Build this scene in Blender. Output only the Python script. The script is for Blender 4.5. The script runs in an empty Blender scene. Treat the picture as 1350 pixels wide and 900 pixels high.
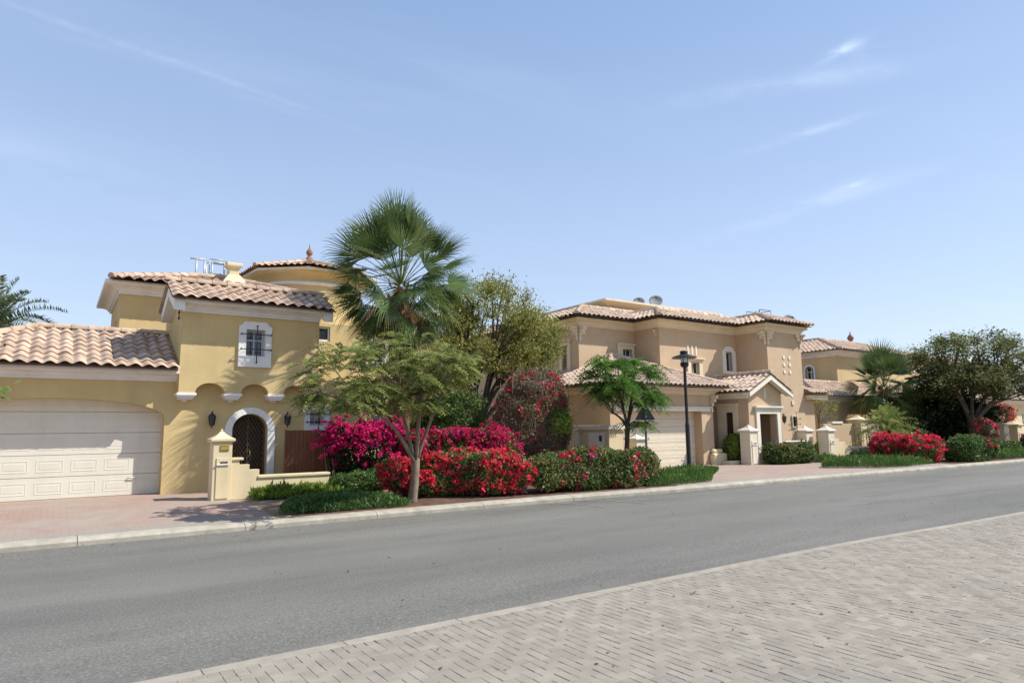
import bpy, math, random
import numpy as np
from mathutils import Vector, Matrix
from mathutils.geometry import tessellate_polygon

R = random.Random(7)
rng = np.random.default_rng(11)
scene = bpy.context.scene
col = scene.collection
rad = math.radians

# ------------------------------------------------------------------ objects
def wloc(o):
    v = Vector((0, 0, 0))
    while o is not None:
        v = v + o.location
        o = o.parent
    return v

def tag(o, label=None, cat=None, group=None, kind=None):
    if label: o['label'] = label
    if cat: o['category'] = cat
    if group: o['group'] = group
    if kind: o['kind'] = kind
    return o

def thing(name, loc, label, cat, group=None):
    o = bpy.data.objects.new(name, None)
    o.empty_display_size = 0.3
    col.objects.link(o)
    o.location = loc
    return tag(o, label, cat, group)

def copy_tree(o, loc=None, rz=None, parent=None, label=None, group=None):
    c = o.copy()
    col.objects.link(c)
    if parent: c.parent = parent
    if loc is not None: c.location = loc
    if rz is not None: c.rotation_euler = (0, 0, rz)
    if label: c['label'] = label
    if group: c['group'] = group
    for ch in list(o.children):
        copy_tree(ch, parent=c)
    return c

def sub(a, b): return (a[0]-b[0], a[1]-b[1], a[2]-b[2])

class MB:
    """collects faces, then links them as one mesh object"""
    def __init__(s): s.v = []; s.f = []; s.r = []
    def add(s, vs, fs, rnd=0.5):
        o = len(s.v)
        s.v += [tuple(p) for p in vs]
        s.f += [tuple(i+o for i in f) for f in fs]
        s.r += [rnd]*len(fs)
    def box(s, x0, x1, y0, y1, z0, z1, rnd=0.5):
        vs = [(x0,y0,z0),(x1,y0,z0),(x1,y1,z0),(x0,y1,z0),(x0,y0,z1),(x1,y0,z1),(x1,y1,z1),(x0,y1,z1)]
        s.add(vs, [(0,3,2,1),(4,5,6,7),(0,1,5,4),(1,2,6,5),(2,3,7,6),(3,0,4,7)], rnd)
    def panel(s, outline, holes, fr, depth, back=False, rim=True):
        """flat wall with holes; edges of outline and holes run back by depth"""
        loops = [list(outline)] + [list(h) for h in holes]
        flat = [p for l in loops for p in l]
        tris = tessellate_polygon([[Vector((p[0], p[1], 0)) for p in l] for l in loops])
        n = len(flat)
        vs = [fr(p[0], p[1], 0) for p in flat] + [fr(p[0], p[1], depth) for p in flat]
        fs = []
        a = Vector(fr(0,0,0)); u = Vector(fr(1,0,0))-a; v = Vector(fr(0,1,0))-a; w = Vector(fr(0,0,1))-a
        out = -w
        for t in tris:
            p0, p1, p2 = (Vector(vs[i]) for i in t)
            nn = (p1-p0).cross(p2-p0)
            t = tuple(t)
            fs.append(t if nn.dot(out) > 0 else t[::-1])
            if back: fs.append(tuple(i+n for i in (t[::-1] if nn.dot(out) > 0 else t)))
        o = 0
        for li, l in enumerate(loops):
            m = len(l)
            for i in range(m if (rim or li) else 0):
                j = (i+1) % m
                fs.append((o+i, o+j, n+o+j, n+o+i))
            o += m
        s.add(vs, fs)
    def sweep(s, path, prof, closed=False, cap=True):
        """sweep an (out, z) profile along an XY path; outside lies to the right of travel"""
        m = len(path); k = len(prof); vs = []
        for i in range(m):
            p = Vector(path[i])
            d1 = d2 = None
            if closed or i > 0: d1 = (p-Vector(path[i-1])).normalized()
            if closed or i < m-1: d2 = (Vector(path[(i+1) % m])-p).normalized()
            d1 = d1 or d2; d2 = d2 or d1
            n1 = Vector((d1.y, -d1.x)); n2 = Vector((d2.y, -d2.x))
            mt = (n1+n2)
            mt = mt/max(0.3, (1+n1.dot(n2)))
            for (o, z) in prof: vs.append((p.x+mt.x*o, p.y+mt.y*o, z))
        fs = []
        for i in range(m if closed else m-1):
            j = (i+1) % m
            for q in range(k-1):
                fs.append((i*k+q, j*k+q, j*k+q+1, i*k+q+1))
        if not closed and cap:
            fs.append(tuple(range(k))); fs.append(tuple(range((m-1)*k, m*k))[::-1])
        s.add(vs, fs)
    def tube(s, pts, rads, n=6, rnd=0.5, cap=True):
        pts = [Vector(p) for p in pts]; m = len(pts)
        if not hasattr(rads, '__len__'): rads = [rads]*m
        t = (pts[1]-pts[0]).normalized()
        a = t.orthogonal().normalized(); vs = []
        for i in range(m):
            t = (pts[min(i+1, m-1)]-pts[max(i-1, 0)])
            if t.length < 1e-6: t = Vector((0, 0, 1))
            t.normalize()
            a = (a-t*a.dot(t))
            if a.length < 1e-5: a = t.orthogonal()
            a.normalize(); b = t.cross(a)
            for q in range(n):
                an = 2*math.pi*q/n
                vs.append(pts[i]+(a*math.cos(an)+b*math.sin(an))*rads[i])
        fs = [(i*n+q, i*n+(q+1) % n, (i+1)*n+(q+1) % n, (i+1)*n+q) for i in range(m-1) for q in range(n)]
        if cap:
            fs.append(tuple(range(n))[::-1]); fs.append(tuple(range((m-1)*n, m*n)))
        s.add(vs, fs, rnd)
    def lathe(s, prof, c, n=24, a0=0.0, rnd=0.5):
        vs = []; k = len(prof); fs = []
        for i in range(n):
            an = a0+2*math.pi*i/n
            for (r, z) in prof: vs.append((c[0]+r*math.cos(an), c[1]+r*math.sin(an), c[2]+z))
        for i in range(n):
            j = (i+1) % n
            for q in range(k-1): fs.append((i*k+q, j*k+q, j*k+q+1, i*k+q+1))
        s.add(vs, fs, rnd)
    def build(s, name, m, parent=None, smooth=False, bevel=0.0, loc=None):
        base = wloc(parent) if parent else Vector(loc or (0, 0, 0))
        me = bpy.data.meshes.new(name)
        me.from_pydata([(p[0]-base.x, p[1]-base.y, p[2]-base.z) for p in s.v], [], s.f)
        at = me.attributes.new('rnd', 'FLOAT', 'FACE')
        at.data.foreach_set('value', np.array(s.r, dtype=np.float32))
        if smooth: me.polygons.foreach_set('use_smooth', [True]*len(me.polygons))
        me.materials.append(m)
        me.update()
        o = bpy.data.objects.new(name, me)
        col.objects.link(o)
        if parent: o.parent = parent
        elif loc: o.location = loc
        if bevel:
            b = o.modifiers.new('bevel', 'BEVEL'); b.width = bevel; b.segments = 2
            b.limit_method = 'ANGLE'; b.angle_limit = rad(40)
        return o

def quads(name, V, rnd, m, parent=None, loc=None):
    """V (N,4,3) -> one mesh of N separate quads"""
    V = np.asarray(V, dtype=np.float64); N = len(V)
    base = wloc(parent) if parent else Vector(loc or (0, 0, 0))
    P = (V.reshape(-1, 3)-np.array(base)).astype(np.float32)
    me = bpy.data.meshes.new(name)
    me.vertices.add(4*N); me.loops.add(4*N); me.polygons.add(N)
    me.vertices.foreach_set('co', P.ravel())
    me.loops.foreach_set('vertex_index', np.arange(4*N, dtype=np.int32))
    me.polygons.foreach_set('loop_start', np.arange(0, 4*N, 4, dtype=np.int32))
    at = me.attributes.new('rnd', 'FLOAT', 'FACE')
    at.data.foreach_set('value', np.asarray(rnd, dtype=np.float32))
    me.materials.append(m)
    me.update(calc_edges=True)
    o = bpy.data.objects.new(name, me)
    col.objects.link(o)
    if parent: o.parent = parent
    elif loc: o.location = loc
    return o

# ------------------------------------------------------------------ materials
def nodes_of(name):
    m = bpy.data.materials.new(name); m.use_nodes = True
    nt = m.node_tree; nt.nodes.clear()
    return m, nt, nt.nodes, nt.links

def c4(c): return (c[0], c[1], c[2], 1)

def ramp(nd, stops):
    r = nd.new('ShaderNodeValToRGB')
    el = r.color_ramp.elements
    while len(el) < len(stops): el.new(0.5)
    for e, (p, c) in zip(el, stops): e.position = p; e.color = c4(c)
    return r

def mat(name, c1, c2=None, scale=3.0, rough=0.85, bump=0.0, bscale=60.0, rnd=0.0, spec=0.3, lo=0.35, hi=0.65,
        stain=None, stain_scale=0.8, stain_amt=0.4, metallic=0.0, detail=6, stretch=None, streak=0.0):
    m, nt, nd, lk = nodes_of(name)
    out = nd.new('ShaderNodeOutputMaterial'); bs = nd.new('ShaderNodeBsdfPrincipled')
    lk.new(bs.outputs[0], out.inputs[0])
    bs.inputs['Roughness'].default_value = rough
    bs.inputs['Specular IOR Level'].default_value = spec
    bs.inputs['Metallic'].default_value = metallic
    tc = nd.new('ShaderNodeTexCoord'); vec = tc.outputs['Object']
    if stretch:
        mp = nd.new('ShaderNodeMapping'); mp.inputs['Scale'].default_value = stretch
        lk.new(vec, mp.inputs[0]); vec = mp.outputs[0]
    nz = nd.new('ShaderNodeTexNoise'); nz.inputs['Scale'].default_value = scale; nz.inputs['Detail'].default_value = detail
    lk.new(vec, nz.inputs['Vector'])
    rp = ramp(nd, [(lo, c1), (hi, c2 or c1)])
    lk.new(nz.outputs['Fac'], rp.inputs[0])
    cur = rp.outputs[0]
    if stain:
        n2 = nd.new('ShaderNodeTexNoise'); n2.inputs['Scale'].default_value = stain_scale; n2.inputs['Detail'].default_value = 8
        n2.inputs['Roughness'].default_value = 0.65
        lk.new(vec, n2.inputs['Vector'])
        r2 = ramp(nd, [(0.5, (0, 0, 0)), (0.72, (stain_amt,)*3)])
        lk.new(n2.outputs['Fac'], r2.inputs[0])
        mx = nd.new('ShaderNodeMixRGB'); lk.new(r2.outputs[0], mx.inputs[0]); lk.new(cur, mx.inputs[1]); mx.inputs[2].default_value = c4(stain)
        cur = mx.outputs[0]
    if streak:
        mp2 = nd.new('ShaderNodeMapping'); mp2.inputs['Scale'].default_value = (2.6, 2.6, .25); lk.new(tc.outputs['Object'], mp2.inputs[0])
        n4 = nd.new('ShaderNodeTexNoise'); n4.inputs['Scale'].default_value = 1; n4.inputs['Detail'].default_value = 7; n4.inputs['Roughness'].default_value = .6
        lk.new(mp2.outputs[0], n4.inputs['Vector'])
        r4 = ramp(nd, [(.48, (1, 1, 1)), (.74, (1-streak,)*3)]); lk.new(n4.outputs['Fac'], r4.inputs[0])
        m4 = nd.new('ShaderNodeMixRGB'); m4.blend_type = 'MULTIPLY'; m4.inputs[0].default_value = 1
        lk.new(cur, m4.inputs[1]); lk.new(r4.outputs[0], m4.inputs[2]); cur = m4.outputs[0]
    if rnd:
        at = nd.new('ShaderNodeAttribute'); at.attribute_name = 'rnd'
        mr = nd.new('ShaderNodeMapRange'); mr.inputs['To Min'].default_value = 1-rnd; mr.inputs['To Max'].default_value = 1+rnd
        lk.new(at.outputs['Fac'], mr.inputs['Value'])
        hs = nd.new('ShaderNodeHueSaturation'); lk.new(mr.outputs[0], hs.inputs['Value']); lk.new(cur, hs.inputs['Color'])
        cur = hs.outputs[0]
    lk.new(cur, bs.inputs['Base Color'])
    if bump:
        n3 = nd.new('ShaderNodeTexNoise'); n3.inputs['Scale'].default_value = bscale; n3.inputs['Detail'].default_value = 4
        lk.new(vec, n3.inputs['Vector'])
        bp = nd.new('ShaderNodeBump'); bp.inputs['Strength'].default_value = bump; bp.inputs['Distance'].default_value = 0.01
        lk.new(n3.outputs['Fac'], bp.inputs['Height']); lk.new(bp.outputs[0], bs.inputs['Normal'])
    return m

def leaf_mat(name, stops, trans=0.3, rough=0.5, tint=1.0, patch=0.0, pscale=1.2):
    m, nt, nd, lk = nodes_of(name)
    out = nd.new('ShaderNodeOutputMaterial'); bs = nd.new('ShaderNodeBsdfPrincipled')
    bs.inputs['Roughness'].default_value = rough; bs.inputs['Specular IOR Level'].default_value = 0.25
    at = nd.new('ShaderNodeAttribute'); at.attribute_name = 'rnd'
    rp = ramp(nd, stops); lk.new(at.outputs['Fac'], rp.inputs[0])
    cur = rp.outputs[0]
    tr = nd.new('ShaderNodeBsdfTranslucent')
    g = nd.new('ShaderNodeGamma'); g.inputs[1].default_value = 0.85
    lk.new(cur, g.inputs[0]); lk.new(g.outputs[0], tr.inputs[0]); lk.new(cur, bs.inputs['Base Color'])
    mx = nd.new('ShaderNodeMixShader'); mx.inputs[0].default_value = trans
    lk.new(bs.outputs[0], mx.inputs[1]); lk.new(tr.outputs[0], mx.inputs[2]); lk.new(mx.outputs[0], out.inputs[0])
    return m

def brick_mat(name, c1, c2, mortar, bw, bh, stain, stain2, rough=0.9):
    m, nt, nd, lk = nodes_of(name)
    out = nd.new('ShaderNodeOutputMaterial'); bs = nd.new('ShaderNodeBsdfPrincipled')
    bs.inputs['Roughness'].default_value = rough; bs.inputs['Specular IOR Level'].default_value = 0.2
    lk.new(bs.outputs[0], out.inputs[0])
    tc = nd.new('ShaderNodeTexCoord')
    br = nd.new('ShaderNodeTexBrick'); br.inputs['Scale'].default_value = 1
    br.inputs['Color1'].default_value = c4(c1); br.inputs['Color2'].default_value = c4(c2); br.inputs['Mortar'].default_value = c4(mortar)
    br.inputs['Mortar Size'].default_value = 0.007; br.inputs['Brick Width'].default_value = bw; br.inputs['Row Height'].default_value = bh
    lk.new(tc.outputs['Object'], br.inputs['Vector'])
    n2 = nd.new('ShaderNodeTexNoise'); n2.inputs['Scale'].default_value = 0.55; n2.inputs['Detail'].default_value = 8
    n2.inputs['Roughness'].default_value = 0.7
    lk.new(tc.outputs['Object'], n2.inputs['Vector'])
    r2 = ramp(nd, [(0.42, (0, 0, 0)), (0.66, (0.8,)*3)]); lk.new(n2.outputs['Fac'], r2.inputs[0])
    r2.color_ramp.elements[0].position = .36; r2.color_ramp.elements[1].position = .62; r2.color_ramp.elements[1].color = (.92, .92, .92, 1)
    mx = nd.new('ShaderNodeMixRGB'); lk.new(r2.outputs[0], mx.inputs[0]); lk.new(br.outputs['Color'], mx.inputs[1]); mx.inputs[2].default_value = c4(stain)
    n3 = nd.new('ShaderNodeTexNoise'); n3.inputs['Scale'].default_value = 3.1; n3.inputs['Detail'].default_value = 8
    lk.new(tc.outputs['Object'], n3.inputs['Vector'])
    r3 = ramp(nd, [(0.5, (0, 0, 0)), (0.75, (0.5,)*3)]); lk.new(n3.outputs['Fac'], r3.inputs[0])
    m2 = nd.new('ShaderNodeMixRGB'); lk.new(r3.outputs[0], m2.inputs[0]); lk.new(mx.outputs[0], m2.inputs[1]); m2.inputs[2].default_value = c4(stain2)
    lk.new(m2.outputs[0], bs.inputs['Base Color'])
    bp = nd.new('ShaderNodeBump'); bp.inputs['Strength'].default_value = 0.4; bp.inputs['Distance'].default_value = 0.006; bp.invert = True
    lk.new(br.outputs['Fac'], bp.inputs['Height']); lk.new(bp.outputs[0], bs.inputs['Normal'])
    return m

def road_mat():
    m, nt, nd, lk = nodes_of('asphalt')
    out = nd.new('ShaderNodeOutputMaterial'); bs = nd.new('ShaderNodeBsdfPrincipled')
    bs.inputs['Roughness'].default_value = 0.85; bs.inputs['Specular IOR Level'].default_value = 0.25
    lk.new(bs.outputs[0], out.inputs[0])
    tc = nd.new('ShaderNodeTexCoord')
    def nz(scale, det, stretch=None, rough=0.6):
        v = tc.outputs['Object']
        if stretch:
            mp = nd.new('ShaderNodeMapping'); mp.inputs['Scale'].default_value = stretch; lk.new(v, mp.inputs[0]); v = mp.outputs[0]
        n = nd.new('ShaderNodeTexNoise'); n.inputs['Scale'].default_value = scale; n.inputs['Detail'].default_value = det
        n.inputs['Roughness'].default_value = rough
        lk.new(v, n.inputs['Vector']); return n.outputs['Fac']
    base = ramp(nd, [(0.3, (0.140, 0.135, 0.119)), (0.7, (0.192, 0.184, 0.162))]); lk.new(nz(0.35, 7, (0.4, 1.6, 1)), base.inputs[0])
    sp = ramp(nd, [(0.25, (0.25,)*3), (0.44, (0.84,)*3), (0.57, (1.10,)*3), (0.74, (2.6,)*3)]); lk.new(nz(42, 4, None, 0.9), sp.inputs[0])
    m1 = nd.new('ShaderNodeMixRGB'); m1.blend_type = 'MULTIPLY'; m1.inputs[0].default_value = 1
    lk.new(base.outputs[0], m1.inputs[1]); lk.new(sp.outputs[0], m1.inputs[2])
    st = ramp(nd, [(0.55, (1,)*3), (0.75, (0.80,)*3)]); lk.new(nz(0.9, 9, (0.5, 1.3, 1), 0.7), st.inputs[0])
    m2 = nd.new('ShaderNodeMixRGB'); m2.blend_type = 'MULTIPLY'; m2.inputs[0].default_value = 1
    lk.new(m1.outputs[0], m2.inputs[1]); lk.new(st.outputs[0], m2.inputs[2])
    du = ramp(nd, [(0.5, (0, 0, 0)), (0.8, (0.45,)*3)]); lk.new(nz(1.7, 9, (0.35, 1, 1), 0.65), du.inputs[0])
    m3 = nd.new('ShaderNodeMixRGB'); lk.new(du.outputs[0], m3.inputs[0]); lk.new(m2.outputs[0], m3.inputs[1]); m3.inputs[2].default_value = (0.205, 0.196, 0.176, 1)
    ln = ramp(nd, [(.38, (.90,)*3), (.62, (1.05,)*3)]); lk.new(nz(1.0, 4, (0.035, .75, 1), .55), ln.inputs[0])
    m4 = nd.new('ShaderNodeMixRGB'); m4.blend_type = 'MULTIPLY'; m4.inputs[0].default_value = 1
    lk.new(m3.outputs[0], m4.inputs[1]); lk.new(ln.outputs[0], m4.inputs[2])
    oil = ramp(nd, [(.70, (1,)*3), (.80, (.66,)*3)]); lk.new(nz(1.3, 5, (.8, 1.3, 1), .5), oil.inputs[0])
    m5 = nd.new('ShaderNodeMixRGB'); m5.blend_type = 'MULTIPLY'; m5.inputs[0].default_value = 1
    lk.new(m4.outputs[0], m5.inputs[1]); lk.new(oil.outputs[0], m5.inputs[2])
    lk.new(m5.outputs[0], bs.inputs['Base Color'])
    bp = nd.new('ShaderNodeBump'); bp.inputs['Strength'].default_value = 0.5; bp.inputs['Distance'].default_value = 0.006
    lk.new(nz(160, 2), bp.inputs['Height']); lk.new(bp.outputs[0], bs.inputs['Normal'])
    return m

M = {}
M['yellow'] = mat('yellow_plaster', (0.55, 0.415, 0.198), (0.60, 0.46, 0.228), 1.3, 0.9, 0.45, 38, stain=(0.43, 0.33, 0.18), stain_amt=0.55, streak=0.07)
M['yellow_far'] = mat('pale_yellow_plaster', (0.56, 0.42, 0.225), (0.60, 0.455, 0.25), 1.0, 0.9, streak=0.1)
M['cream'] = mat('cream_plaster', (0.66, 0.545, 0.345), (0.71, 0.59, 0.385), 2.0, 0.9, 0.2, 90, stain=(0.50, 0.42, 0.30), stain_amt=0.25, stain_scale=1.7, streak=0.10)
M['beige'] = mat('beige_plaster', (0.50, 0.365, 0.235), (0.545, 0.405, 0.265), 1.2, 0.9, 0.4, 38, stain=(0.41, 0.305, 0.205), stain_amt=0.5, streak=0.05)
M['trim'] = mat('pale_stone_trim', (0.73, 0.71, 0.68), (0.78, 0.76, 0.73), 2.5, 0.85, 0.15, 80, stain=(0.46, 0.42, 0.37), stain_amt=0.3, stain_scale=2, streak=0.12)
M['white'] = mat('white_painted_surround', (0.74, 0.72, 0.69), (0.78, 0.76, 0.73), 5, 0.8, stain=(0.58, 0.55, 0.50), stain_amt=0.35, stain_scale=3)
M['creamtrim'] = mat('cream_trim', (0.68, 0.575, 0.40), (0.72, 0.615, 0.44), 2.5, 0.85, stain=(0.56, 0.47, 0.34), stain_amt=0.25, streak=0.07)
M['paletrim'] = mat('off_white_trim', (0.72, 0.665, 0.56), (0.76, 0.70, 0.60), 2.5, 0.85, stain=(0.58, 0.53, 0.45), stain_amt=0.3)
M['tile'] = mat('clay_roof_tile', (0.40, 0.275, 0.195), (0.545, 0.41, 0.305), 5, 0.85, 0.3, 70, rnd=0.17, stain=(0.28, 0.21, 0.165), stain_amt=0.38, stain_scale=2.2)
M['tile2'] = mat('pale_clay_roof_tile', (0.465, 0.34, 0.25), (0.58, 0.45, 0.345), 5, 0.85, 0.3, 70, rnd=0.17, stain=(0.32, 0.245, 0.20), stain_amt=0.4, stain_scale=1.8)
M['garage'] = mat('cream_painted_metal_door', (0.66, 0.62, 0.525), (0.69, 0.65, 0.55), 2, 0.55, spec=0.4, stain=(0.58, 0.53, 0.44), stain_amt=0.3, stain_scale=1.5, streak=0.08)
M['garage2'] = mat('pale_beige_metal_door', (0.64, 0.565, 0.44), (0.67, 0.595, 0.465), 2, 0.6, spec=0.35)
M['terracotta'] = mat('dark_terracotta', (0.20, 0.095, 0.06), (0.30, 0.16, 0.11), 8, 0.8)
M['bronze'] = mat('bronze_gate_iron', (0.075, 0.052, 0.032), (0.12, 0.085, 0.052), 15, 0.45, spec=0.4)
M['stone'] = mat('pale_cream_plaster', (0.68, 0.60, 0.46), (0.73, 0.65, 0.51), 2.0, 0.9, 0.2, 90, stain=(0.52, 0.46, 0.36), stain_amt=0.3, stain_scale=1.7, streak=0.12)
M['iron'] = mat('black_wrought_iron', (0.022, 0.021, 0.022), (0.035, 0.033, 0.033), 20, 0.5, spec=0.4)
M['darkdoor'] = mat('dark_brown_door', (0.040, 0.025, 0.018), (0.060, 0.037, 0.026), 8, 0.5, stretch=(6, 6, 0.6))
M['gatewood'] = mat('red_brown_timber', (0.150, 0.055, 0.026), (0.20, 0.078, 0.038), 10, 0.6, rnd=0.12, stretch=(5, 5, 0.5))
M['glass'] = mat('dark_window_glass', (0.018, 0.022, 0.028), (0.028, 0.033, 0.040), 2, 0.06, spec=0.7)
M['glassframe'] = mat('grey_window_frame', (0.45, 0.47, 0.50), None, 3, 0.5)
M['metal'] = mat('galvanised_tube', (0.42, 0.43, 0.45), (0.50, 0.51, 0.53), 12, 0.4, metallic=0.3)
M['dish'] = mat('grey_dish_metal', (0.25, 0.26, 0.26), (0.30, 0.31, 0.31), 6, 0.7)
M['panel'] = mat('pale_solar_glass', (0.30, 0.33, 0.37), (0.36, 0.39, 0.43), 3, 0.25, spec=0.6)
M['brass'] = mat('brass_plate', (0.42, 0.30, 0.07), (0.50, 0.36, 0.09), 20, 0.4, metallic=0.5)
M['lampglass'] = mat('frosted_lamp_glass', (0.62, 0.64, 0.64), None, 3, 0.25, spec=0.6)
M['lampmetal'] = mat('black_painted_lamp_metal', (0.014, 0.014, 0.017), (0.022, 0.022, 0.026), 10, 0.45, spec=0.4)
M['signback'] = mat('grey_sign_back', (0.06, 0.06, 0.065), (0.085, 0.085, 0.09), 9, 0.55, metallic=0.2)
M['signpole'] = mat('grey_sign_pole', (0.13, 0.135, 0.135), (0.17, 0.175, 0.17), 9, 0.5, metallic=0.3)
M['kerb'] = mat('concrete_kerb', (0.33, 0.298, 0.24), (0.43, 0.39, 0.315), 5, 0.9, 0.5, 50, rnd=0.05, stain=(0.235, 0.20, 0.155), stain_amt=0.75, stain_scale=1.9)
M['edge'] = mat('worn_edge_stone', (0.30, 0.262, 0.212), (0.36, 0.318, 0.26), 7, 0.9, 0.4, 70, rnd=0.05, stain=(0.235, 0.21, 0.175), stain_amt=0.6, stain_scale=1.8)
M['brick'] = mat('sand_grey_paver', (0.262, 0.228, 0.184), (0.316, 0.278, 0.228), 6, 0.9, 0.5, 120, rnd=0.11, stain=(0.222, 0.210, 0.180), stain_amt=0.7, stain_scale=0.55)
M['joint'] = mat('sandy_joint', (0.30, 0.265, 0.215), (0.39, 0.35, 0.29), 14, 0.95)
M['pavefar'] = mat('sand_grey_paving', (0.26, 0.23, 0.19), (0.305, 0.27, 0.225), 4, 0.9)
M['sand'] = mat('pale_sand', (0.42, 0.35, 0.25), (0.48, 0.40, 0.29), 0.5, 0.95)
M['soil'] = mat('dry_garden_soil', (0.20, 0.135, 0.085), (0.33, 0.245, 0.165), 3, 0.95, 0.7, 40)
M['bed'] = mat('brown_bed_soil', (0.075, 0.042, 0.027), (0.15, 0.09, 0.058), 6, 0.95, 0.8, 50)
M['drive'] = brick_mat('pink_driveway_paver', (0.345, 0.225, 0.185), (0.385, 0.26, 0.215), (0.25, 0.185, 0.15), 0.2, 0.1, (0.345, 0.295, 0.242), (0.285, 0.195, 0.155))
M['border'] = brick_mat('grey_border_paver', (0.30, 0.262, 0.22), (0.335, 0.295, 0.25), (0.22, 0.19, 0.16), 0.2, 0.1, (0.32, 0.28, 0.23), (0.25, 0.215, 0.185))
M['asphalt'] = road_mat()
M['seam'] = mat('pale_sealed_crack', (0.25, 0.24, 0.215), (0.30, 0.285, 0.255), 9, 0.9)
M['bark'] = mat('grey_brown_bark', (0.15, 0.112, 0.080), (0.25, 0.195, 0.14), 7, 0.9, 0.6, 30, stretch=(1, 1, 0.4))
M['darkbark'] = mat('dark_bark', (0.065, 0.045, 0.032), (0.125, 0.09, 0.065), 7, 0.9, 0.6, 30)
M['twig'] = mat('dry_twig', (0.16, 0.115, 0.085), (0.25, 0.18, 0.13), 9, 0.9)
M['palmtrunk'] = mat('fibrous_palm_trunk', (0.065, 0.038, 0.022), (0.15, 0.09, 0.05), 9, 0.95, 0.8, 25, rnd=0.25)

G = lambda r, g, b: (r, g, b)
M['leaf_poinciana'] = leaf_mat('dusty_green_leaf', [(0, G(.095,.130,.036)), (.5, G(.205,.25,.066)), (1, G(.38,.40,.11))], 0.38)
M['leaf_bright'] = leaf_mat('fresh_green_leaf', [(0, G(.048,.115,.020)), (.6, G(.105,.225,.036)), (1, G(.19,.33,.062))], 0.35)
M['leaf_acacia'] = leaf_mat('olive_green_leaf', [(0, G(.13,.15,.036)), (.55, G(.26,.275,.065)), (.93, G(.38,.37,.09)), (1, G(.48,.32,.08))], 0.38)
M['leaf_big'] = leaf_mat('dull_olive_leaf', [(0, G(.085,.098,.032)), (.6, G(.165,.18,.056)), (.94, G(.25,.255,.08)), (1, G(.30,.21,.08))], 0.32)
M['leaf_hedge'] = leaf_mat('hedge_leaf', [(0, G(.030,.062,.015)), (.6, G(.080,.145,.032)), (.92, G(.16,.215,.05)), (1, G(.30,.22,.09))], 0.25)
M['leaf_mixed'] = leaf_mat('reddish_hedge_leaf', [(0, G(.038,.070,.018)), (.5, G(.090,.140,.034)), (.78, G(.20,.215,.065)), (.9, G(.33,.22,.10)), (1, G(.42,.17,.09))], 0.28)
M['leaf_dry'] = leaf_mat('dry_brown_leaf', [(0, G(.085,.075,.042)), (.4, G(.145,.125,.068)), (.8, G(.21,.15,.095)), (1, G(.27,.13,.10))], 0.28)
M['leaf_shade_dark'] = leaf_mat('shade_deepened_green_leaf', [(0, G(.010,.018,.007)), (.7, G(.022,.036,.012)), (1, G(.045,.060,.018))], 0.2)  # dark foliage green, deepened to put the shade over the dark tree into colour
M['leaf_cover'] = leaf_mat('ground_cover_leaf', [(0, G(.032,.070,.017)), (.6, G(.070,.140,.032)), (1, G(.15,.23,.06))], 0.25)
M['leaf_lime'] = leaf_mat('lime_green_leaf', [(0, G(.10,.155,.022)), (.6, G(.21,.31,.042)), (1, G(.38,.45,.08))], 0.35)
M['leaf_grey'] = leaf_mat('grey_green_leaf', [(0, G(.040,.058,.032)), (.6, G(.085,.105,.060)), (1, G(.14,.155,.095))], 0.2)
M['grass'] = leaf_mat('lawn_blade', [(0, G(.040,.090,.016)), (.6, G(.085,.165,.030)), (1, G(.16,.24,.055))], 0.25)
M['palm'] = leaf_mat('fan_palm_leaf', [(0, G(.044,.078,.022)), (.6, G(.094,.148,.042)), (.88, G(.18,.225,.07)), (.95, G(.36,.31,.09)), (1, G(.52,.34,.10))], 0.22, 0.36)
M['palmdead'] = leaf_mat('dead_palm_leaf', [(0, G(.095,.050,.022)), (.5, G(.19,.105,.042)), (1, G(.34,.20,.085))], 0.15, 0.8)
M['date'] = leaf_mat('date_palm_leaf', [(0, G(.060,.085,.036)), (.6, G(.115,.145,.066)), (1, G(.19,.21,.11))], 0.18, 0.45)
M['fl_red'] = leaf_mat('red_bract', [(0, G(.50,.012,.040)), (.5, G(.78,.026,.072)), (.85, G(.86,.080,.13)), (1, G(.87,.32,.28))], 0.3, 0.6)
M['fl_magenta'] = leaf_mat('magenta_bract', [(0, G(.40,.006,.080)), (.6, G(.68,.014,.15)), (.9, G(.74,.045,.22)), (1, G(.48,.03,.26))], 0.3, 0.6)
M['fl_pink'] = leaf_mat('pink_red_bract', [(0, G(.38,.008,.060)), (.45, G(.62,.016,.085)), (.8, G(.58,.018,.19)), (1, G(.40,.035,.24))], 0.3, 0.6)
M['fl_coral'] = leaf_mat('coral_bract', [(0, G(.50,.06,.05)), (.6, G(.68,.13,.09)), (1, G(.74,.28,.18))], 0.3, 0.6)

# ------------------------------------------------------------------ ground profile
def yfar(x):
    t = max(0.0, x-7.5)
    return 12.13-0.045*t*min(1.0, t/4.0)*(1.0 if t < 60 else 1.0)
def ynear(x):
    t = max(0.0, x-7.5)
    return 5.12-0.040*t*min(1.0, t/4.0)
def gz(x, y):
    k = yfar(x)+0.3
    return 0.105+0.095*min(1.0, max(0.0, (y-k)/5.0))

def fr_front(Y): return lambda u, v, w: (u, Y+w, v)
def fr_left(X): return lambda u, v, w: (X+w, u, v)
def rect(x0, x1, z0, z1): return [(x0, z0), (x1, z0), (x1, z1), (x0, z1)]
def arch(x0, x1, z0, zs, zt, n=14):
    c = (x0+x1)/2; w = (x1-x0)/2
    return [(x0, z0), (x1, z0)]+[(c+w*math.cos(math.pi*i/n), zs+(zt-zs)*math.sin(math.pi*i/n)) for i in range(n+1)]

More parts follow.
